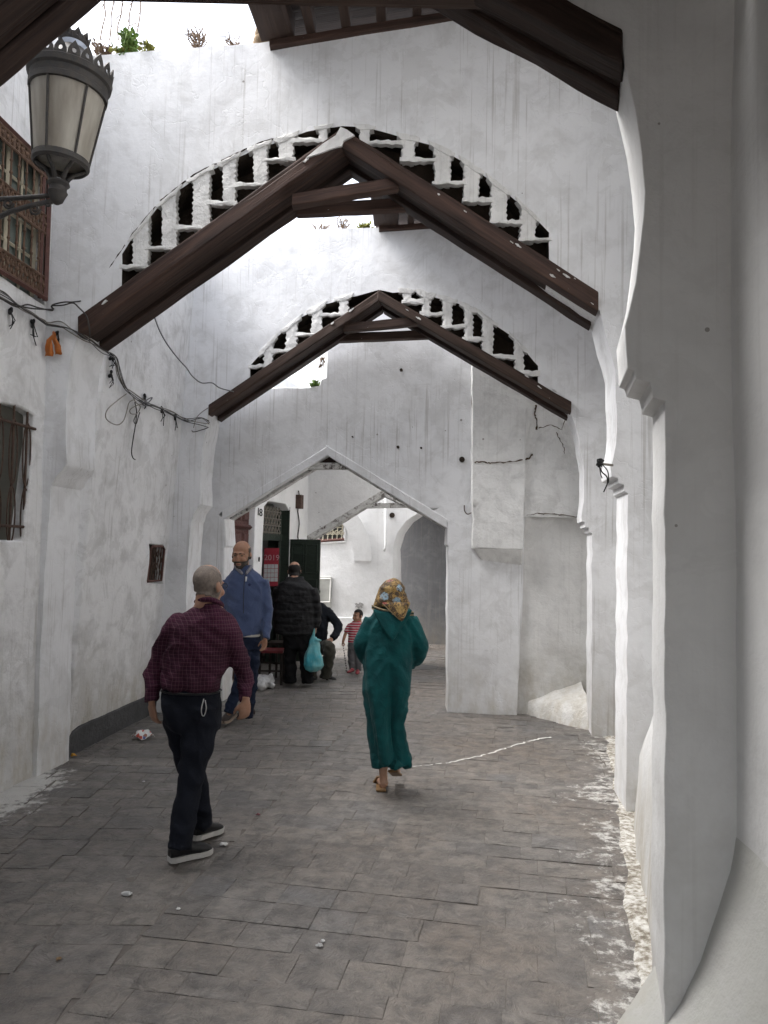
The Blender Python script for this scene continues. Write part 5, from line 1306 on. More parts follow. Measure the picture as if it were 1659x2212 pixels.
class Body:
    """shapes of one part of a person, laid out from joint positions (x, y on the photo grid, distance Y, radii on the same grid)"""
    def __init__(s): s.m = MB()
    def limb(s, pts, n=14, ref=(0, 1, 0), sub=3):
        P = [wpt(p[0], p[1], p[2]) for p in pts]; Rr = [(p[3] * p[2] / F, (p[4] if len(p) > 4 else p[3]) * p[2] / F) for p in pts]
        PP = smooth_path(P, sub); RR = []
        for i in range(len(pts) - 1):
            for k in range(sub):
                t = k / sub; t = t * t * (3 - 2 * t); RR.append(tuple(Rr[i][j] * (1 - t) + Rr[i + 1][j] * t for j in (0, 1)))
        RR.append(Rr[-1])
        s.m.tube(PP, RR, n, True, ref); return s
    def ball(s, x, y, Y, rx, ry, rz): k = Y / F; s.m.ball(wpt(x, y, Y), rx * k, ry * k, rz * k, 14, 10); return s
    def rows(s, rows, n=28, p=2.4):
        """horizontal sections: (y, x left, x right, Y, depth in m)"""
        v = []; f = []
        R = []
        for i in range(len(rows) - 1):
            for k in range(3):
                t = k / 3; R.append(tuple(a * (1 - t) + b * t for a, b in zip(rows[i], rows[i + 1])))
        R.append(rows[-1])
        for (y, xl, xr, Y, dp) in R:
            a = wpt(xl, y, Y); b = wpt(xr, y, Y); c = (a + b) / 2; rx = (b - a).length / 2; ry = dp / 2
            for k in range(n):
                w = 2 * PI * k / n; cx = math.cos(w); sy = math.sin(w)
                v.append(c + Vector((rx * math.copysign(abs(cx) ** (2 / p), cx), ry * math.copysign(abs(sy) ** (2 / p), sy), 0)))
        m_ = len(R)
        for i in range(m_ - 1):
            for k in range(n): k2 = (k + 1) % n; f.append((i * n + k, i * n + k2, (i + 1) * n + k2, (i + 1) * n + k))
        f.append(tuple(range(n))); f.append(tuple((m_ - 1) * n + k for k in range(n - 1, -1, -1)))
        s.m.add(v, f); return s
    def done(s, name, mat, parent, vox=0.012, sm=4, fn=None, recalc=True):
        o = s.m.build(name, mat, parent); remesh(o, vox, sm)
        if fn: displace(o, fn)
        for p in o.data.polygons: p.use_smooth = True
        return o
def head_shapes(B, x, y, Y, size, yaw, pitch=0.0, nb=None):
    """x, y: centre of the head on the photo grid; size: head height in metres; yaw 0 faces down the street"""
    c = wpt(x, y, Y); k = size / 0.235
    R = Matrix.Rotation(yaw, 3, 'Z') @ Matrix.Rotation(pitch, 3, 'X')
    def b(px, py, pz, rx, ry, rz): B.m.ball(c + R @ (Vector((px, py, pz)) * k), rx * k, ry * k, rz * k, 16, 12, R)
    b(0, -.012, .030, .077, .097, .088); b(0, .015, -.02, .070, .082, .085); b(0, .035, -.062, .056, .058, .056); b(0, .070, -.098, .030, .026, .022)
    b(0, .098, -.022, .013, .020, .028); b(0, .110, -.040, .017, .016, .012); b(0, .084, .018, .054, .020, .013)
    for sg in (-1, 1):
        b(sg * .079, -.008, -.015, .011, .026, .034); b(sg * .040, .078, -.042, .024, .020, .024)
    b(0, .088, -.072, .027, .018, .010); b(0, .086, -.083, .022, .018, .009)
    B.m.tube([c + R @ (Vector((0, -.02, -.06)) * k), c + R @ (Vector((0, -.03, -.11)) * k), (wpt(*nb) if nb else c + Vector((0, 0, -.17 * k)) + R @ Vector((0, -.04 * k, 0)))], [.056 * k, .055 * k, .062 * k], 14)
    return c, R, k
def shell(body, name, mat, parent, c, R, k, cond, off=0.004, thick=0.0):
    """hair, beard or brows: the part of the head surface where cond(local point) holds, lifted off the skin"""
    me = body.data; o0 = origin_of(parent); inv = R.inverted(); keep = []
    loc = [inv @ (v.co + o0 - c) / k for v in me.vertices]
    for p in me.polygons:
        ctr = sum((loc[i] for i in p.vertices), Vector()) / len(p.vertices)
        if abs(ctr.x) < .13 and abs(ctr.z) < .19 and abs(ctr.y) < .16 and cond(ctr): keep.append(p)
    if not keep: return None
    mp = {}; v = []; f = []
    for p in keep:
        for i in p.vertices:
            if i not in mp:
                mp[i] = len(v); vv = me.vertices[i]; w = vv.co + o0
                v.append(w + vv.normal * (off * (1 + .5 * nz(w.x, w.y, w.z, 60))))
        f.append(tuple(mp[i] for i in p.vertices))
    o = build(name, v, f, mat, parent, smooth=True, recalc=False)
    s_ = o.modifiers.new('s', 'SOLIDIFY'); s_.thickness = off * 2.0; s_.offset = -1
    return o
def face_bits(parent, c, R, k, brow):
    for sg in (-1, 1):
        m = MB(); m.ball(c + R @ (Vector((sg * .031, .088, -.002)) * k), .012 * k, .008 * k, .005 * k, 10, 8, R); m.build('eye', EYE, parent, smooth=True)
        m = MB(); m.tube([c + R @ (Vector((sg * (.012 + .013 * i), .103 - .0035 * i * i, .017 + .004 * i - .002 * i * i)) * k) for i in range(4)], .0038 * k, 6); m.build('eyebrow', brow, parent, smooth=True)
    m = MB(); m.tube([c + R @ (Vector((x * .008, .103 - .0012 * x * x, -.077)) * k) for x in (-3, -1.5, 0, 1.5, 3)], [.002 * k, .0045 * k, .005 * k, .0045 * k, .002 * k], 6); m.build('mouth', LIP, parent, smooth=True)
def hand(B, wrist, knuckle, size=1.0, curl=0.6, side=1, palm_n=None, spread=0.012):
    """palm and five bent fingers added to the body: wrist -> knuckles axis, palm normal palm_n"""
    w = Vector(wrist); kx = Vector(knuckle); ax = (kx - w).normalized(); pn = Vector(palm_n or (0, 1, 0)); pn = (pn - ax * pn.dot(ax)).normalized(); sd = ax.cross(pn) * side
    L = .085 * size
    B.m.tube([w - ax * .03 * size, w, w + ax * L * .5, w + ax * L], [(.027 * size, .021 * size), (.029 * size, .018 * size), (.040 * size, .017 * size), (.040 * size, .014 * size)], 12, True, pn)
    for i, ln in enumerate((.070, .080, .074, .058)):
        b = w + ax * L * .93 + sd * ((i - 1.5) * .0205 * size)
        d = ax.copy(); P = [b]; a = 0
        for sgm in range(3):
            a += curl * (0.45, .6, .5)[sgm]
            d = (ax * math.cos(a) + pn * math.sin(a)); P.append(P[-1] + d * ln * size * (.45, .32, .26)[sgm])
        B.m.tube([b - ax * .02 * size] + P, [.0095 * size, .0098 * size, .0092 * size, .0086 * size, .0072 * size], 8)
    tb = w + ax * L * .30 - sd * .033 * size
    P = [tb, tb + (ax * .6 - sd * .55 + pn * .35).normalized() * .036 * size]; P.append(P[-1] + (ax * .9 - sd * .1 + pn * .5).normalized() * .03 * size); P.append(P[-1] + (ax * .9 + sd * .1 + pn * .5).normalized() * .022 * size)
    B.m.tube([tb + sd * .015 * size] + P, [.014 * size, .0135 * size, .0115 * size, .0105 * size, .0085 * size], 8)
def shoe(name, heel, toe, mat, parent, sole=None, h=0.075, w=0.044, lift=0.0):
    a = Vector(heel); b = Vector(toe); ax = (b - a).normalized(); sd = Vector((ax.y, -ax.x, 0)).normalized(); up = sd.cross(ax); L = (b - a).length
    if up.z < 0: up = -up
    m = MB()
    st = [(-.03, .55, .75), (.08, .85, 1.0), (.25, .92, 1.05), (.45, .92, .85), (.65, 1.08, .62), (.85, .95, .48), (.98, .6, .32), (1.02, .25, .2)]
    v = []; f = []; n = 12
    for t, wf, hf in st:
        c = a + ax * L * t
        for k in range(n):
            q_ = 2 * PI * k / n; y_ = math.sin(q_); v.append(c + sd * (w * wf * math.cos(q_)) + up * (h * hf * .5 * (1 + max(-.82, y_)) + .012))
    for i in range(len(st) - 1):
        for k in range(n): f.append((i * n + k, i * n + (k + 1) % n, (i + 1) * n + (k + 1) % n, (i + 1) * n + k))
    f += [tuple(range(n)), tuple((len(st) - 1) * n + k for k in range(n - 1, -1, -1))]
    o = build(name, v, f, mat, parent, smooth=True, sharp=55)
    if sole:
        ring = [(-.04, .5), (.05, .9), (.3, .9), (.5, .93), (.7, 1.12), (.9, .95), (1.02, .5)]
        O = [a + ax * L * t + sd * w * wf for t, wf in ring] + [a + ax * L * t - sd * w * wf for t, wf in reversed(ring)]
        n = len(O); v = [p + up * .0 for p in O] + [p + up * .028 for p in O]
        build('sole', v, [tuple(range(n)), tuple(range(2 * n - 1, n - 1, -1))] + [(i, (i + 1) % n, n + (i + 1) % n, n + i) for i in range(n)], sole, o)
    return o
def ridge(x, y, z, k=2.2):
    r = 1 - min(1, abs(noise.noise(Vector((x, y, z)))) * k); return r * r
def folds(a1, a2=0.0, sx=9, sz=26, seed=0.0):
    def fn(p, n): return a1 * nz(p.x * sx + seed, p.y * sx, p.z * sz + 2.5 * p.x * sx * .4) + a1 * 1.1 * (ridge(p.x * sx * .7 + seed, p.y * sx * .7, p.z * sz * .4 + p.x * 5) - .35) + a2 * nz(p.x + seed, p.y, p.z + 4, 34)
    return fn
EYE = simple('dark_eye', (0.03, 0.022, 0.018), 0.3, 0.2, 5, 0); LIP = simple('lip', (0.20, 0.085, 0.07), 0.5, 0.2, 20, 0)
SK1 = skin_mat('skin_warm', (0.34, 0.20, 0.14)); SK2 = skin_mat('skin_tan', (0.36, 0.205, 0.135)); SK3 = skin_mat('skin_light', (0.42, 0.265, 0.19))
HAIR_G = simple('grey_short_hair', (0.24, 0.195, 0.165), 0.9, 0.45, 55, 0.004, col2=(0.13, 0.115, 0.105)); HAIR_K = simple('black_short_hair', (0.018, 0.016, 0.015), 0.8, 0.4, 160, 0.003); HAIR_B = simple('dark_stubble', (0.055, 0.042, 0.034), 0.9, 0.5, 170, 0.003, col2=(0.10, 0.09, 0.08))
NAVY = cloth('navy_trousers', (0.008, 0.010, 0.017), rough=0.9, bump=0.006, sheen=0.0); JEAN = cloth('blue_denim', (0.016, 0.024, 0.050), (0.010, 0.015, 0.032), bump=0.006, sheen=0.0); BLACKC = cloth('black_trousers', (0.007, 0.007, 0.008), sheen=0.0)
BLK_SHOE = simple('black_shoe', (0.012, 0.012, 0.013), 0.45, 0.3, 30, 0.001); BRN_SHOE = simple('brown_shoe', (0.045, 0.032, 0.026), 0.5); SOLE_W = simple('white_sole', (0.55, 0.54, 0.52), 0.7)

# ---- man in a plaid shirt, walking away
PLAID, tp_, bp_ = mat_new('maroon_plaid'); N = NT(tp_); w = N.coord('Object'); s3 = N.sep(w)
def lines(sock, per, wd, ph=0.0):
    a = N.math('FRACT', N.math('ADD', N.math('DIVIDE', sock, per), ph)); return N.math('LESS_THAN', a, wd)
wob = N.math('MULTIPLY', N.math('SUBTRACT', N.noise(w, 5, 3), .5), .03)
hx = N.math('ADD', N.math('ADD', s3[0], N.math('MULTIPLY', s3[1], .8)), wob); hz_ = N.math('ADD', s3[2], wob)
c = N.mix(N.ramp(N.noise(w, 5, 4), [(.35, 0.0), (.65, 1.0)]), (0.056, 0.010, 0.030), (0.032, 0.007, 0.018))
c = N.mix(N.math('MULTIPLY', lines(hx, .021, .5), .35), c, (0.018, 0.006, 0.012)); c = N.mix(N.math('MULTIPLY', lines(hz_, .021, .5), .35), c, (0.018, 0.006, 0.012))
c = N.mix(N.math('MULTIPLY', lines(hx, .021, .16), .26), c, (0.20, 0.10, 0.13)); c = N.mix(N.math('MULTIPLY', lines(hz_, .021, .16), .26), c, (0.20, 0.10, 0.13))
N.l(c, bp_.inputs['Base Color']); bp_.inputs['Roughness'].default_value = .85; bp_.inputs['Specular IOR Level'].default_value = .2
N.l(N.bump(N.noise(w, 14, 5, .6, .8), .014, .7), bp_.inputs['Normal'])
Y1 = 4.5
man = empty('person', (wpt(412, 1850, Y1).x, Y1, 0), 'man in a maroon plaid shirt and dark trousers walking away', 'person')
B = Body(); c1, R1, k1 = head_shapes(B, 450, 1263, Y1 + .01, .232, math.radians(-24), math.radians(-4), (450, 1322, Y1))
B.rows([(1300, 425, 478, Y1, .12), (1345, 395, 492, Y1, .17), (1420, 372, 488, Y1, .19), (1500, 375, 466, Y1, .2)])
for pts in ([(388, 1352, Y1, 13), (348, 1415, Y1 + .02, 8), (334, 1450, Y1 + .03, 8), (328, 1510, Y1 - .03, 8)], [(486, 1352, Y1, 13), (517, 1425, Y1 + .02, 8), (526, 1455, Y1 + .03, 8), (530, 1510, Y1 - .06, 8)], [(436, 1490, 4.46, 20), (425, 1620, 4.44, 15), (403, 1730, 4.38, 11), (388, 1830, 4.32, 10)], [(390, 1490, 4.52, 20), (396, 1615, 4.6, 13), (430, 1715, 4.67, 9), (437, 1780, 4.7, 9)]): B.limb(pts)
hand(B, wpt(328, 1520, Y1 - .03), wpt(331, 1545, Y1 - .02), .95, .75, 1, (.55, .6, -.2)); hand(B, wpt(531, 1513, Y1 - .06), wpt(529, 1540, Y1 - .05), .90, .8, 1, (-.55, .75, 0))
body1 = B.done('body', SK1, man, .0085, 2)
shell(body1, 'hair', HAIR_G, man, c1, R1, k1, lambda p: (p.z < .108 and p.z > -.080 - .25 * p.y and p.y < .035 - .9 * max(0, p.z - .05) and not (abs(p.x) > .079)), .0018)
B = Body()
B.rows([(1298, 424, 478, Y1 + .0, .15), (1308, 419, 482, Y1, .16), (1318, 407, 489, Y1, .17), (1330, 388, 500, Y1, .195), (1350, 370, 508, Y1, .22), (1385, 362, 503, Y1, .245), (1425, 354, 496, Y1, .255), (1455, 350, 488, Y1, .262), (1476, 350, 480, Y1, .268), (1485, 354, 474, Y1, .25), (1490, 358, 469, Y1, .22)])
B.limb([(398, 1336, Y1, 16, 20), (380, 1350, Y1, 21, 23), (364, 1375, Y1, 21, 24), (346, 1415, Y1 + .02, 19, 22), (333, 1450, Y1 + .03, 18, 20), (328, 1485, Y1, 17, 18), (327, 1516, Y1 - .03, 14, 15)])
B.limb([(474, 1340, Y1, 16, 20), (491, 1352, Y1, 21, 23), (505, 1385, Y1, 21, 24), (517, 1425, Y1 + .02, 20, 22), (526, 1455, Y1 + .03, 18, 20), (529, 1485, Y1 - .01, 16, 18), (530, 1512, Y1 - .06, 12, 14)])
def f1(p, n):
    a = .010 * nz(p.x * 5, p.y * 5, p.z * 20 + p.x * 14) + .015 * (ridge(p.x * 4 + p.z * 2.5, p.y * 4, p.z * 7 - p.x * 5) - .35)
    hem = max(0, 1 - abs(p.z - 1.02) / .09); return a + .008 * hem * math.sin(p.x * 60 + 3 * p.z)
B.done('shirt', PLAID, man, .011, 3, f1)
B = Body(); B.limb([(423, 1300, Y1 + .01, 5), (429, 1297, Y1 - .045, 6), (446, 1295, Y1 - .075, 6.5), (462, 1297, Y1 - .07, 6.5), (475, 1303, Y1 - .03, 6), (481, 1309, Y1 + .03, 5)], 8); B.done('collar', PLAID, man, .007, 1)
B = Body()
B.rows([(1483, 354, 472, Y1, .235), (1505, 351, 475, Y1, .26), (1530, 350, 476, Y1, .275), (1555, 357, 474, Y1, .27), (1575, 368, 472, Y1, .25)])
B.limb([(437, 1520, 4.46, 37, 42), (432, 1570, 4.46, 38, 38), (425, 1620, 4.44, 35, 35), (415, 1670, 4.42, 29, 31), (403, 1730, 4.38, 26, 28), (393, 1790, 4.34, 26, 27), (387, 1836, 4.31, 27, 28)])
B.limb([(388, 1520, 4.5, 36, 42), (386, 1565, 4.54, 30, 36), (396, 1615, 4.6, 27, 31), (414, 1665, 4.65, 25, 27), (430, 1715, 4.67, 22, 25), (436, 1760, 4.69, 20, 24), (437, 1786, 4.7, 20, 24)])
B.done('trousers', NAVY, man, .011, 3, lambda p, n: .009 * nz(p.x * 7, p.y * 7, p.z * 17 + p.x * 9) + .013 * (ridge(p.x * 5, p.y * 5, p.z * 6 + p.x * 8) - .35) + .012 * nz(p.x * 5, p.y * 5, p.z * 40) * max(0, 1 - abs(p.z - .09) / .14))
m = MB(); P = []
for i in range(41):
    a = 2 * PI * i / 40; cc = wpt(414, 1491, Y1); P.append(cc + Vector((.157 * math.copysign(abs(math.cos(a)) ** .83, math.cos(a)), .121 * math.copysign(abs(math.sin(a)) ** .83, math.sin(a)), 0)))
m.tube(P, [(.017, .006)] * 41, 6, True, (0, 0, 1)); m.build('belt', simple('black_belt', (.012, .011, .011), .4), man, smooth=True)
m = MB(); kc = wpt(452, 1500, Y1) + Vector((0, -.135, 0)); m.tube(smooth_path([kc, kc + Vector((-.008, -.012, -.05)), kc + Vector((-.005, -.012, -.085)), kc + Vector((.008, -.012, -.09)), kc + Vector((.018, -.012, -.05)), kc + Vector((.01, -.01, -.005))]), .003, 6); m.build('key_clip', simple('steel_clip', (.5, .5, .5), .35, .2, 10, 0, metal=.8), man, smooth=True)
g1 = G(366, 1868); g2 = G(430, 1852); shoe('shoe', Vector((g1.x, g1.y + .02, .008)), Vector((g1.x + .19, g1.y + .17, .008)), BLK_SHOE, man, SOLE_W, .10, .048)
hb = wpt(424, 1800, 4.66); shoe('shoe', Vector((hb.x - .01, 4.66, .03)), Vector((hb.x + .10, 4.88, .008)), BLK_SHOE, man, SOLE_W, .09, .046)
m = MB(); e1 = c1 + R1 @ Vector((.083, -.0, .0)); e2 = c1 + R1 @ Vector((.068, .088, .0)); m.tube([e1, e2], .002, 5); m.tube([e2 + Vector((0, .0, .015 * math.sin(t))) + R1 @ Vector((-.02 + .02 * math.cos(t), .008, 0)) for t in [i * PI / 5 for i in range(11)]], .0018, 5); m.build('glasses', BLACK, man)

# ---- man in a blue zip sweater, coming forward
BLUE = cloth('blue_knit', (0.070, 0.098, 0.190), (0.052, 0.073, 0.145), bump=.005, weave=180, sheen=.25)
Y2 = 7.75
man2 = empty('person', (wpt(525, 1565, Y2).x, Y2, 0), 'balding bearded man in a blue zip sweater and jeans walking forward', 'person')
B = Body(); c2_, R2, k2 = head_shapes(B, 522, 1197, Y2 - .02, .265, math.radians(172), math.radians(-8))
B.rows([(1228, 507, 542, Y2, .12), (1250, 492, 568, Y2, .16), (1300, 500, 556, Y2, .17), (1380, 510, 560, Y2, .18)])
for pts in ([(492, 1255, Y2, 8), (486, 1320, Y2, 6), (485, 1375, Y2 - .05, 5)], [(567, 1255, Y2, 8), (576, 1320, Y2, 6), (573, 1375, Y2 - .08, 5)], [(531, 1370, Y2, 11), (527, 1420, Y2 - .05, 8), (520, 1460, Y2 - .1, 6), (508, 1500, Y2 - .12, 5), (494, 1545, Y2 - .15, 5)], [(550, 1370, Y2, 11), (545, 1460, Y2 + .08, 6), (540, 1545, Y2 + .18, 5)]): B.limb(pts)
hand(B, wpt(573, 1379, Y2 - .09), wpt(571, 1396, Y2 - .1), .92, .7, -1, (-.5, -.6, 0)); hand(B, wpt(485, 1379, Y2 - .06), wpt(486, 1396, Y2 - .07), .92, .7, 1, (.5, -.6, 0))
body2 = B.done('body', SK2, man2, .009, 2)
shell(body2, 'hair', HAIR_B, man2, c2_, R2, k2, lambda p: (p.z < .055 and p.z > -.055 and p.y < .018 and abs(p.x) < .0785), .0025)
shell(body2, 'beard', HAIR_B, man2, c2_, R2, k2, lambda p: (p.z < -.052 - .0 and p.z > -.125 and p.y > -.005 and not (abs(p.x) < .024 and -.088 < p.z < -.066 and p.y > .085)) or (p.y > -.0 and p.y < .03 and p.z < -.02 and p.z > -.06 and abs(p.x) > .05), .003)
face_bits(man2, c2_, R2, k2, HAIR_K)
B = Body()
B.rows([(1222, 509, 541, Y2, .125), (1232, 505, 547, Y2, .145), (1240, 495, 562, Y2, .175), (1255, 486, 575, Y2, .215), (1285, 486, 572, Y2, .245), (1325, 490, 568, Y2, .255), (1355, 503, 566, Y2, .26), (1372, 512, 565, Y2, .25)])
B.limb([(493, 1253, Y2, 13, 14), (488, 1290, Y2, 12, 13), (486, 1330, Y2, 10, 11), (485, 1378, Y2 - .06, 8, 8)])
B.limb([(568, 1253, Y2, 13, 14), (575, 1290, Y2, 12, 13), (578, 1330, Y2, 11, 11), (574, 1380, Y2 - .09, 8.5, 9)])
B.done('sweater', BLUE, man2, .011, 3, lambda p, n: .007 * nz(p.x * 6, p.y * 6, p.z * 18 + p.x * 8) + .012 * (ridge(p.x * 4, p.y * 4, p.z * 7 + p.x * 6) - .35))
m = MB(); m.tube(smooth_path([wpt(531, 1232, Y2 - .09), wpt(528, 1255, Y2 - .125), wpt(526, 1290, Y2 - .137), wpt(526, 1325, Y2 - .142)]), .0045, 6); m.build('zip', simple('zip_dark', (.03, .035, .06), .5), man2)
m = MB(); m.tube([wpt(532, 1246, Y2 - .118), wpt(531, 1256, Y2 - .135)], [.010, .006], 6); m.build('zip_pull', simple('zip_metal', (.6, .6, .6), .3, .1, 5, 0, metal=.7), man2)
m = MB(); m.lathe((0, 0, 0), [(.014, 0), (.014, .004), (.001, .004)], 12); Rm = Matrix.Rotation(PI / 2, 3, 'X'); cc = wpt(539, 1263, Y2 - .13); m.v = [cc + Rm @ p for p in m.v]; m.build('emblem', simple('emblem_navy', (.02, .03, .09), .7), man2)
B = Body(); B.limb([(507, 1224, Y2 + .01, 3), (512, 1228, Y2 - .055, 4), (524, 1240, Y2 - .09, 3.2)], 8); B.limb([(543, 1222, Y2 + .01, 3), (541, 1227, Y2 - .05, 4), (531, 1240, Y2 - .09, 3.2)], 8); B.done('collar', cloth('striped_collar', (.35, .34, .36), (.12, .12, .15), scale=60), man2, .007, 1)
B = Body(); B.rows([(1368, 513, 564, Y2, .24), (1374, 514, 564, Y2, .235)]); B.done('undershirt_hem', cloth('white_cotton', (.6, .58, .52)), man2, .008, 1)
B = Body()
B.rows([(1368, 516, 563, Y2, .21), (1385, 515, 565, Y2, .235), (1402, 515, 563, Y2, .23)])
B.limb([(531, 1385, Y2 - .01, 16, 19), (527, 1420, Y2 - .05, 15, 18), (520, 1460, Y2 - .1, 13, 15), (508, 1500, Y2 - .12, 11.5, 13), (494, 1540, Y2 - .15, 11, 12)])
B.limb([(550, 1385, Y2 + .01, 15, 19), (548, 1425, Y2 + .04, 14, 17), (545, 1465, Y2 + .09, 12.5, 14), (541, 1505, Y2 + .14, 11.5, 13), (537, 1548, Y2 + .18, 11, 12)])
B.done('jeans', JEAN, man2, .011, 3, folds(.010, .004, 7, 20, 3))
g = G(492, 1566); shoe('shoe', Vector((g.x + .03, g.y + .16, .06)), Vector((g.x - .02, g.y - .11, .035)), BRN_SHOE, man2, simple('tan_sole', (.30, .24, .19), .7), .09, .046)
g = G(538, 1552); shoe('shoe', Vector((g.x + .03, g.y + .08, .008)), Vector((g.x - .15, g.y - .10, .008)), BRN_SHOE, man2, None, .085, .046)

# ---- man in a black quilted jacket, seen from behind
QUILT, tq, bq = mat_new('black_quilted_nylon'); N = NT(tq); w = N.coord('Object'); z = N.sep(w)[2]
bq.inputs['Base Color'].default_value = (0.006, 0.006, 0.007, 1); bq.inputs['Roughness'].default_value = .62; bq.inputs['Specular IOR Level'].default_value = .22
st = N.math('ABSOLUTE', N.math('SINE', N.math('ADD', N.math('MULTIPLY', z, 34), N.math('MULTIPLY', N.noise(w, 6, 3), 1.5)))); nn = N.bump(N.math('POWER', st, .35), .006, .7); nn = N.bump(N.noise(w, 24, 5, .6), .01, .8, nn); N.l(nn, bq.inputs['Normal'])
Y3 = 10.05
man3 = empty('person', (wpt(642, 1475, Y3).x, Y3, 0), 'man in a black quilted jacket standing at the shop doorway, back turned', 'person')
B = Body(); c3, R3, k3 = head_shapes(B, 636, 1233, Y3 + .08, .235, math.radians(8), math.radians(-18))
B.rows([(1255, 620, 655, Y3 + .04, .12), (1300, 612, 668, Y3, .18), (1370, 616, 668, Y3, .2)])
for pts in ([(603, 1275, Y3, 7), (596, 1320, Y3 + .05, 6), (604, 1345, Y3 + .25, 5)], [(676, 1275, Y3, 7), (684, 1320, Y3, 6), (681, 1354, Y3 - .04, 4.5)], [(628, 1365, Y3, 11), (628, 1420, Y3, 8), (627, 1472, Y3, 5)], [(658, 1365, Y3, 11), (660, 1420, Y3, 8), (664, 1472, Y3, 5)]): B.limb(pts)
hand(B, wpt(681, 1353, Y3 - .04), wpt(680, 1362, Y3 - .05), .9, 1.3, 1, (-.6, .5, 0)); hand(B, wpt(604, 1345, Y3 + .25), wpt(609, 1346, Y3 + .3), .9, 1.0, 1, (.3, .3, -.6))
body3 = B.done('body', SK1, man3, .011, 2)
shell(body3, 'hair', HAIR_K, man3, c3, R3, k3, lambda p: (p.z < .052 and p.z > -.085 and p.y < .02 and abs(p.x) < .0795), .004)
B = Body()
B.rows([(1246, 618, 656, Y3 + .05, .15), (1253, 616, 658, Y3 + .03, .17), (1260, 606, 668, Y3 + .01, .2), (1270, 597, 679, Y3, .25), (1300, 593, 680, Y3, .31), (1335, 591, 681, Y3, .34), (1360, 591, 683, Y3, .35), (1370, 594, 681, Y3, .34)])
B.limb([(603, 1272, Y3, 12, 14), (596, 1300, Y3 + .03, 11, 13), (594, 1330, Y3 + .1, 10, 12), (603, 1345, Y3 + .22, 8, 9)])
B.limb([(674, 1272, Y3, 12, 14), (682, 1300, Y3, 11, 13), (685, 1330, Y3, 10, 11), (682, 1356, Y3 - .04, 8, 9)])
B.done('jacket', QUILT, man3, .014, 2, lambda p, n: .012 * nz(p.x * 6, p.y * 6, p.z * 17) + .006 * nz(p.x, p.y, p.z, 26))
B = Body(); B.rows([(1362, 612, 672, Y3, .25), (1385, 612, 674, Y3, .27), (1400, 613, 673, Y3, .26)])
B.limb([(627, 1385, Y3, 14, 19), (627, 1430, Y3, 13, 16), (627, 1475, Y3, 13, 14)]); B.limb([(658, 1385, Y3, 14, 19), (660, 1430, Y3, 13, 16), (664, 1475, Y3, 12, 14)])
B.done('trousers', BLACKC, man3, .013, 3, folds(.010, .004, 8, 18, 5))
g = G(629, 1478); shoe('shoe', Vector((g.x + .04, g.y - .05, .01)), Vector((g.x - .05, g.y + .2, .01)), BLK_SHOE, man3, None, .09, .05); g = G(664, 1477); shoe('shoe', Vector((g.x, g.y - .05, .01)), Vector((g.x + .09, g.y + .2, .01)), BLK_SHOE, man3, None, .09, .05)
# carrier bag hanging from his hand
TEAL, tt_, tb_ = mat_new('teal_thin_plastic'); N = NT(tt_); w = N.coord('Object')
N.l(N.mix(N.ramp(N.noise(w, 7, 3), [(.4, 0.0), (.65, 1.0)]), (0.04, 0.33, 0.40), (0.18, 0.42, 0.42)), tb_.inputs['Base Color']); tb_.inputs['Roughness'].default_value = .3; tb_.inputs['Transmission Weight'].default_value = .12
N.l(N.bump(N.noise(N.coord('Object', (30, 30, 6)), 1, 4, .6, .6), .012, .9), tb_.inputs['Normal'])
Yb = Y3 - .08; bag = empty('carrier_bag', wpt(677, 1451, Yb), 'full translucent teal plastic carrier bag hanging from the jacket man\'s hand', 'bag')
B = Body(); B.rows([(1376, 672, 684, Yb, .06), (1388, 668, 690, Yb, .10), (1405, 662, 693, Yb, .16), (1422, 657, 697, Yb, .21), (1437, 655, 699, Yb, .22), (1446, 661, 694, Yb, .18), (1451, 668, 687, Yb, .1)])
B.limb([(676, 1380, Yb, 5, 5), (678, 1368, Yb, 3, 3), (680, 1357, Yb, 2, 2)], 8); B.limb([(683, 1382, Yb - .02, 4, 4), (690, 1384, Yb - .03, 4, 3), (695, 1383, Yb - .03, 2, 2)], 8)
B.done('bag_film', TEAL, bag, .009, 1, lambda p, n: .010 * nz(p.x * 26, p.y * 26, p.z * 5) + .012 * nz(p.x, p.y, p.z, 12))

# ---- seated man, mostly hidden behind the jacket
Y4 = 10.75
man4 = empty('person', (wpt(690, 1470, Y4).x, Y4, 0), 'seated man in a dark jacket and olive trousers, hand on knee, behind the jacket man', 'person')
B = Body(); c4, R4, k4 = head_shapes(B, 672, 1288, Y4, .225, math.radians(-60), math.radians(-20))
B.rows([(1310, 665, 695, Y4, .13), (1350, 668, 704, Y4, .18), (1400, 665, 700, Y4, .2)])
for pts in ([(704, 1322, Y4, 7), (729, 1350, Y4 - .05, 5.5), (716, 1380, Y4 - .2, 4.5)], [(690, 1400, Y4, 9), (708, 1400, Y4 - .28, 8), (702, 1462, Y4 - .24, 5)], [(675, 1400, Y4, 9), (676, 1402, Y4 - .3, 8), (673, 1462, Y4 - .28, 5)], [(668, 1322, Y4, 7), (656, 1350, Y4, 5.5), (664, 1380, Y4 - .2, 4.5)]): B.limb(pts)
hand(B, wpt(716, 1380, Y4 - .21), wpt(709, 1391, Y4 - .32), .95, .35, 1, (-.3, .3, -1)); hand(B, wpt(664, 1380, Y4 - .21), wpt(668, 1391, Y4 - .3), .95, .35, 1, (.3, .3, -1))
body4 = B.done('body', SK1, man4, .011, 2); shell(body4, 'hair', HAIR_K, man4, c4, R4, k4, lambda p: p.z > -.03 and p.y < .05, .004)
DKJ = cloth('dark_navy_jacket', (0.008, 0.010, 0.015), sheen=0.0)
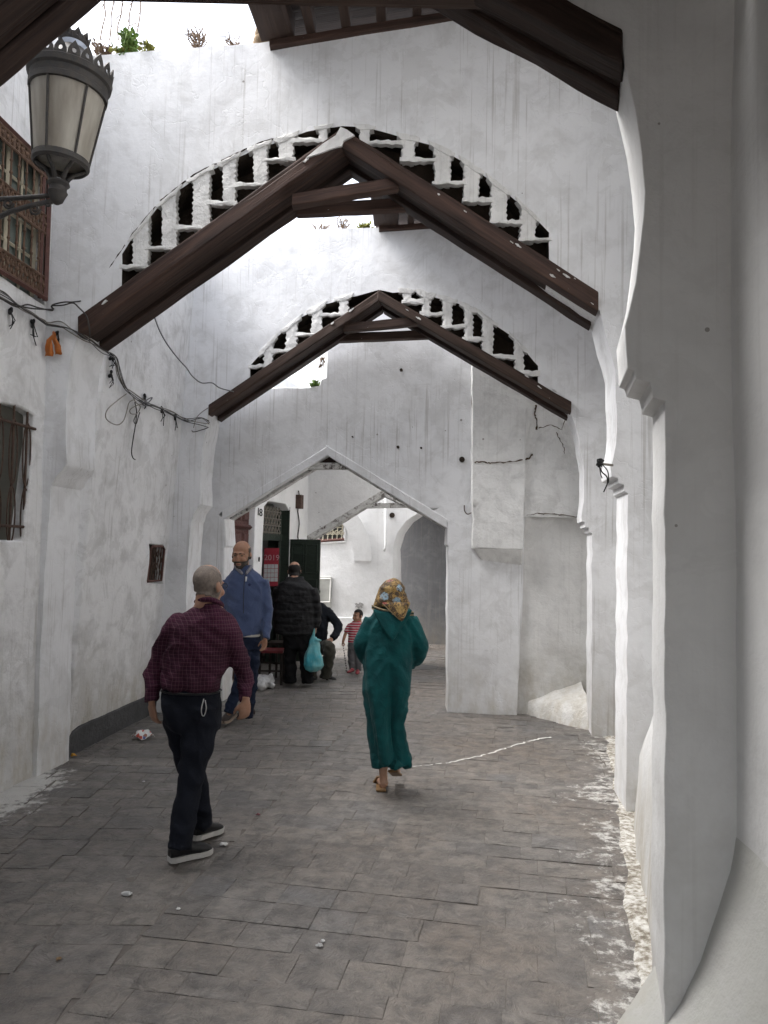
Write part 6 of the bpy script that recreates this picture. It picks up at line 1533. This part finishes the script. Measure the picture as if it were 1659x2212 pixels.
B = Body(); B.rows([(1302, 668, 700, Y4, .15), (1312, 660, 709, Y4, .19), (1330, 658, 710, Y4 - .01, .24), (1360, 660, 708, Y4 - .01, .27), (1395, 662, 706, Y4, .29)])
B.limb([(703, 1320, Y4, 12, 12), (718, 1335, Y4 - .02, 11, 11), (731, 1351, Y4 - .06, 9.5, 10), (727, 1367, Y4 - .13, 9, 9), (717, 1379, Y4 - .2, 7.5, 8)])
B.limb([(668, 1320, Y4, 11, 12), (658, 1350, Y4, 9, 10), (664, 1379, Y4 - .2, 7.5, 8)]); B.done('jacket', DKJ, man4, .012, 3, folds(.010, .004, 8, 16, 8))
OLV = cloth('olive_trousers', (0.045, 0.042, 0.032)); B = Body()
B.limb([(690, 1396, Y4 + .03, 17, 14), (698, 1399, Y4 - .12, 15, 13), (710, 1397, Y4 - .30, 14, 11), (712, 1412, Y4 - .33, 13, 13), (707, 1440, Y4 - .28, 12, 12), (703, 1464, Y4 - .25, 12.5, 12)])
B.limb([(675, 1396, Y4 + .03, 17, 14), (676, 1400, Y4 - .15, 15, 13), (675, 1402, Y4 - .32, 13, 11), (674, 1430, Y4 - .32, 12, 12), (673, 1464, Y4 - .3, 12, 12)]); B.done('trousers', OLV, man4, .012, 3, folds(.010, .004, 8, 18, 2))
g = G(702, 1470); shoe('shoe', Vector((g.x - .06, g.y + .02, .01)), Vector((g.x + .15, g.y - .08, .01)), BLK_SHOE, man4, None, .08, .045); g = G(673, 1470); shoe('shoe', Vector((g.x, g.y + .1, .01)), Vector((g.x, g.y - .1, .01)), BLK_SHOE, man4, None, .08, .045)

# ---- child in a striped shirt
STR, ts, bs = mat_new('red_stripe_jersey'); N = NT(ts); w = N.coord('Object'); z = N.sep(w)[2]
N.l(N.mix(N.math('LESS_THAN', N.math('FRACT', N.math('DIVIDE', z, .036)), .36), (0.36, 0.030, 0.055), (0.50, 0.42, 0.42)), bs.inputs['Base Color']); bs.inputs['Roughness'].default_value = .9
Y5 = 11.35
kid = empty('person', (wpt(766, 1455, Y5).x, Y5, 0), 'small child in a red striped shirt and grey trousers holding a thin cane', 'person')
B = Body(); c5, R5, k5 = head_shapes(B, 773, 1330, Y5, .185, math.radians(140), 0)
B.rows([(1343, 764, 778, Y5, .08), (1365, 756, 777, Y5, .11), (1395, 756, 777, Y5, .12)])
for pts in ([(754, 1352, Y5, 4), (746, 1370, Y5 - .02, 3.6), (741, 1386, Y5 - .05, 3)], [(777, 1352, Y5, 4), (782, 1372, Y5, 3.6), (781, 1390, Y5 - .03, 3)], [(761, 1392, Y5, 6), (760, 1420, Y5, 5), (762, 1448, Y5, 4)], [(772, 1392, Y5, 6), (773, 1420, Y5, 5), (774, 1448, Y5, 4)]): B.limb(pts)
hand(B, wpt(741, 1386, Y5 - .05), wpt(740, 1393, Y5 - .06), .55, 1.3, 1, (.2, -.6, 0)); hand(B, wpt(781, 1390, Y5 - .03), wpt(781, 1397, Y5 - .04), .55, .8, 1, (-.3, -.6, 0))
body5 = B.done('body', SK2, kid, .0085, 2); shell(body5, 'hair', HAIR_K, kid, c5, R5, k5, lambda p: p.z > -.03 and (p.y < .03 or p.z > .065) and abs(p.x) < .0795, .004); face_bits(kid, c5, R5, k5, HAIR_K)
B = Body(); B.rows([(1341, 763, 779, Y5, .10), (1347, 755, 781, Y5, .13), (1365, 753, 779, Y5, .16), (1388, 751, 779, Y5, .17)]); B.limb([(757, 1350, Y5, 6), (750, 1361, Y5 - .01, 6), (747, 1366, Y5 - .02, 5.5)], 10); B.limb([(776, 1350, Y5, 6), (782, 1362, Y5, 6)], 10); B.done('striped_shirt', STR, kid, .009, 2, folds(.004, .002, 10, 20))
B = Body(); B.rows([(1386, 752, 779, Y5, .16), (1402, 751, 780, Y5, .17)]); B.limb([(759, 1398, Y5, 8), (759, 1425, Y5, 7.5), (762, 1449, Y5, 7)]); B.limb([(773, 1398, Y5, 8), (774, 1425, Y5, 7.5), (774, 1447, Y5 + .02, 7)]); B.done('trousers', cloth('grey_trousers', (.13, .125, .13)), kid, .009, 2, folds(.007, .003, 9, 20))
RSH = simple('red_shoe', (.20, .03, .035), .5); g = G(760, 1456); shoe('shoe', Vector((g.x + .02, g.y + .06, .008)), Vector((g.x - .06, g.y - .05, .008)), RSH, kid, None, .055, .032); g = G(772, 1458); shoe('shoe', Vector((g.x, g.y + .06, .008)), Vector((g.x, g.y - .08, .008)), RSH, kid, None, .055, .032)
m = MB(); a = wpt(741, 1391, Y5 - .07); b = wpt(749, 1449, Y5 - .12); m.tube([a + (a - b) * .05, b], .007, 7); m.ball(b, .018, n=8, m=6)
CN, tcn, bcn = mat_new('banded_cane'); N = NT(tcn); z = N.sep(N.coord('Object'))[2]; N.l(N.mix(N.math('LESS_THAN', N.math('FRACT', N.math('DIVIDE', z, .035)), .5), (.5, .48, .46), (.05, .04, .04)), bcn.inputs['Base Color'])
tag(m.build('toy_cane', CN, None, smooth=True), 'thin banded cane held by the child', 'cane')

# ---- woman in a green djellaba and floral headscarf, walking away
ROBE = cloth('teal_green_robe', (0.004, 0.074, 0.077), (0.003, 0.040, 0.044), bump=.005, sheen=.03, weave=200)
Y6 = 5.68
wom = empty('person', (wpt(838, 1690, Y6).x, Y6, 0), 'woman in a teal-green hooded robe and floral headscarf walking away', 'person')
B = Body(); c6, R6, k6 = head_shapes(B, 849, 1287, Y6 + .02, .215, math.radians(-5), math.radians(-6))
B.rows([(1315, 825, 872, Y6, .12), (1350, 805, 880, Y6, .16), (1450, 805, 872, Y6, .18), (1520, 805, 868, Y6, .18)])
for pts in ([(800, 1340, Y6, 11), (782, 1400, Y6 + .02, 9), (815, 1428, Y6 + .2, 7)], [(885, 1340, Y6, 11), (905, 1400, Y6 + .02, 9), (870, 1428, Y6 + .2, 7)]): B.limb(pts)
B.limb([(825, 1500, Y6, 16, 18), (826, 1580, Y6, 13, 15), (827, 1640, Y6, 11, 12), (828, 1672, Y6, 9, 10), (829, 1692, Y6, 9, 12)]); B.limb([(853, 1500, Y6, 16, 18), (856, 1580, Y6 + .1, 13, 14), (848, 1632, Y6 + .20, 11, 12), (846, 1650, Y6 + .12, 9, 10)])
hand(B, wpt(815, 1428, Y6 + .2), wpt(828, 1425, Y6 + .22), .85, .8, 1, (0, -.5, .5)); hand(B, wpt(870, 1428, Y6 + .2), wpt(857, 1425, Y6 + .22), .85, .8, 1, (0, -.5, .5))
# bare feet in mules
f0 = G(826, 1708); B.m.tube([Vector((f0.x + .01, f0.y - .00, .045)), Vector((f0.x, f0.y + .07, .045)), Vector((f0.x - .015, f0.y + .14, .035)), Vector((f0.x - .03, f0.y + .19, .028))], [(.034, .034), (.036, .034), (.040, .024), (.034, .016)], 10, True, (0, 0, 1))
p_ = wpt(848, 1650, Y6 + .12); B.m.tube([p_, p_ + Vector((.02, .06, -.06)), p_ + Vector((.04, .13, -.085))], [(.032, .032), (.036, .026), (.03, .016)], 10, True, (0, 0, 1))
body6 = B.done('body', SK3, wom, .010, 2)
B = Body()
B.rows([(1308, 820, 880, Y6, .14), (1316, 812, 886, Y6, .17), (1326, 802, 893, Y6, .20), (1345, 795, 893, Y6, .24), (1380, 790, 892, Y6, .27), (1430, 785, 892, Y6, .30), (1485, 783, 891, Y6, .33), (1521, 787, 882, Y6, .32), (1557, 793, 875, Y6, .31), (1593, 797, 877, Y6 + .01, .31), (1617, 801, 883, Y6 + .02, .32), (1640, 806, 890, Y6 + .03, .33), (1649, 815, 892, Y6 + .04, .31)])
B.limb([(805, 1338, Y6, 19, 20), (792, 1365, Y6, 19, 22), (783, 1392, Y6 + .02, 18, 24), (792, 1418, Y6 + .1, 16, 22), (812, 1428, Y6 + .19, 14, 18)])
B.limb([(884, 1340, Y6, 19, 20), (896, 1365, Y6, 19, 22), (906, 1394, Y6 + .02, 18, 24), (896, 1420, Y6 + .1, 16, 22), (874, 1430, Y6 + .19, 14, 18)])
B.limb([(862, 1560, Y6 + .02, 12, 20), (874, 1610, Y6 + .03, 13, 22), (884, 1645, Y6 + .04, 11, 20), (889, 1654, Y6 + .04, 6, 14)])
xm = wpt(838, 1500, Y6).x
def f6(p, n):
    low = max(0, min(1, (1.25 - p.z) / 1.0)); dx = p.x - xm
    a = .040 * low * nz(p.x * 13 + (p.z - .6) * 1.5, p.y * 10, p.z * 1.1) + .034 * low * (ridge(p.x * 9 + p.z * 1.6, p.y * 7, p.z * .8 + 3) - .4) + .012 * low * nz(p.x * 34, p.y * 20, p.z * 2) + .010 * (1 - low) * nz(p.x * 7, p.y * 7, p.z * 16 + abs(dx) * 20) + .008 * (1 - low) * (ridge(p.x * 5, p.y * 5, p.z * 6 + abs(dx) * 9) - .35) + .004 * nz(p.x, p.y, p.z, 24)
    # long hollow down the back between the legs, as she strides
    if n.y < -.2 and p.z < 1.0:
        ln = (.045 - .03 * (1 - p.z)); a -= .085 * min(1, (1.0 - p.z) / .5) * math.exp(-((dx - .05 + .08 * (p.z - .4)) / .045) ** 2)
    return a
B.done('robe', ROBE, wom, .0115, 3, f6)
# hood lying on the back
HB = []
def hp(x, y, dy): return wpt(x, y, Y6) + Vector((0, dy, 0))
hv = [];
rows_h = [(1312, 804, 890), (1324, 809, 886), (1338, 818, 877), (1351, 828, 866), (1362, 836, 856), (1374, 844, 849)]
v = []; f = []; nc = 9
for i, (y, xl, xr) in enumerate(rows_h):
    for k in range(nc):
        t = k / (nc - 1); e = 1 - (2 * t - 1) ** 2; sag = (.166 + .006 * i) if i < 5 else .182
        v.append(hp(xl + (xr - xl) * t, y + 3 * math.sin(t * PI), -(sag - .055 * (2 * t - 1) ** 2 * (1 - i / 6)) + .008 * nz(t * 4, i * .9)))
for i in range(len(rows_h) - 1):
    for k in range(nc - 1): f.append((i * nc + k, i * nc + k + 1, (i + 1) * nc + k + 1, (i + 1) * nc + k))
o = build('hood', v, f, ROBE, wom, smooth=True, recalc=False); s_ = o.modifiers.new('s', 'SOLIDIFY'); s_.thickness = .03; s_.offset = 0; s_ = o.modifiers.new('u', 'SUBSURF'); s_.levels = 2; s_.render_levels = 2
TRIM = simple('gold_braid', (.30, .24, .14), .7, .5, 120, .001); BRAID = simple('dark_braid', (.02, .03, .03), .8)
for j, (mt, dy) in enumerate(((TRIM, 0), (BRAID, 3), (TRIM, 6))):
    m = MB(); m.tube(smooth_path([hp(804, 1306 + dy, -.105), hp(825, 1313 + dy, -.160), hp(850, 1317 + dy, -.180), hp(872, 1319 + dy, -.162), hp(892, 1320 + dy, -.10)]), .0055, 6); m.build('braid', mt, wom, smooth=True)
# headscarf
SCF, tsc, bsc = mat_new('floral_scarf'); N = NT(tsc); w = N.coord('Object')
va = N.n('ShaderNodeTexVoronoi', Scale=30.0); N.l(w, va.inputs['Vector']); nz1 = N.noise(w, 34, 5, .7, 1.5)
c = N.mix(N.ramp(nz1, [(.45, 0.0), (.51, 1.0)]), (0.27, 0.165, 0.05), (0.055, 0.034, 0.018))
vb = N.n('ShaderNodeTexVoronoi', Scale=11.0); N.l(w, vb.inputs['Vector']); fl = N.math('LESS_THAN', N.math('ADD', vb.outputs['Distance'], N.math('MULTIPLY', nz1, .5)), .62)
fc = N.ramp(N.sep(vb.outputs['Color'])[0], [(0, (.34, .05, .06)), (.28, (.20, .30, .38)), (.5, (.30, .20, .07)), (.72, (.36, .10, .13)), (.86, (.10, .16, .10))], 'CONSTANT')
c = N.mix(N.math('MULTIPLY', fl, N.ramp(N.noise(w, 70, 3), [(.40, .25), (.55, 1.0)])), c, fc); N.l(c, bsc.inputs['Base Color']); bsc.inputs['Roughness'].default_value = .8
N.l(N.bump(N.noise(w, 18, 4, .6, .8), .012, .8), bsc.inputs['Normal'])
B = Body(); B.m.ball(wpt(848, 1279, Y6 + .015), .098, .118, .100, 18, 12)
B.rows([(1268, 819, 875, Y6 + .01, .22), (1285, 814, 878, Y6 + .01, .23), (1300, 808, 884, Y6 + .0, .23), (1310, 806, 888, Y6 + .0, .22)])
B.done('headscarf', SCF, wom, .010, 3, lambda p, n: .008 * nz(p.x * 12, p.y * 12, p.z * 16) + .004 * nz(p.x, p.y, p.z, 30))
v = []; f = []
for i, (y, xl, xr) in enumerate([(1298, 826, 884), (1306, 834, 880), (1314, 842, 877), (1322, 850, 874), (1329, 858, 871), (1335, 865, 867)]):
    for k in range(7): t = k / 6; v.append(hp(xl + (xr - xl) * t, y, -.172 - .012 * math.sin(t * PI) - .006 * i + .006 * nz(t * 5, i)))
for i in range(5):
    for k in range(6): f.append((i * 7 + k, i * 7 + k + 1, (i + 1) * 7 + k + 1, (i + 1) * 7 + k))
o = build('scarf_tail', v, f, SCF, wom, smooth=True, recalc=False); s_ = o.modifiers.new('s', 'SOLIDIFY'); s_.thickness = .008
m = MB(); m.tube([hp(826, 1300, -.182), hp(842, 1315, -.192), hp(857, 1329, -.202), hp(866, 1336, -.206), hp(872, 1328, -.202), hp(878, 1314, -.190), hp(884, 1300, -.180)], .004, 5); m.build('scarf_border', TRIM, wom)
SL = simple('tan_leather', (.20, .115, .05), .5)
m = MB(); m.box((f0.x - .01, f0.y + .09, .010), .075, .25, .02); o = m.build('sandal', SL, wom); bevel(o, .008)
m = MB(); m.tube([Vector((f0.x + .035, f0.y + .12, .02)), Vector((f0.x + .01, f0.y + .12, .066)), Vector((f0.x - .035, f0.y + .13, .062)), Vector((f0.x - .06, f0.y + .13, .02))], [(.012, .03)] * 4, 8); m.build('strap', SL, o)
m = MB(); a = p_ + Vector((0, -.01, -.04)); m.hexa([a + Vector((-.035, 0, 0)), a + Vector((.04, 0, 0)), a + Vector((.04, 0, -.02)), a + Vector((-.035, 0, -.02))], [a + Vector((.0, .2, -.085)), a + Vector((.08, .2, -.085)), a + Vector((.08, .2, -.105)), a + Vector((.0, .2, -.105))]); bevel(m.build('sandal', SL, wom), .008)
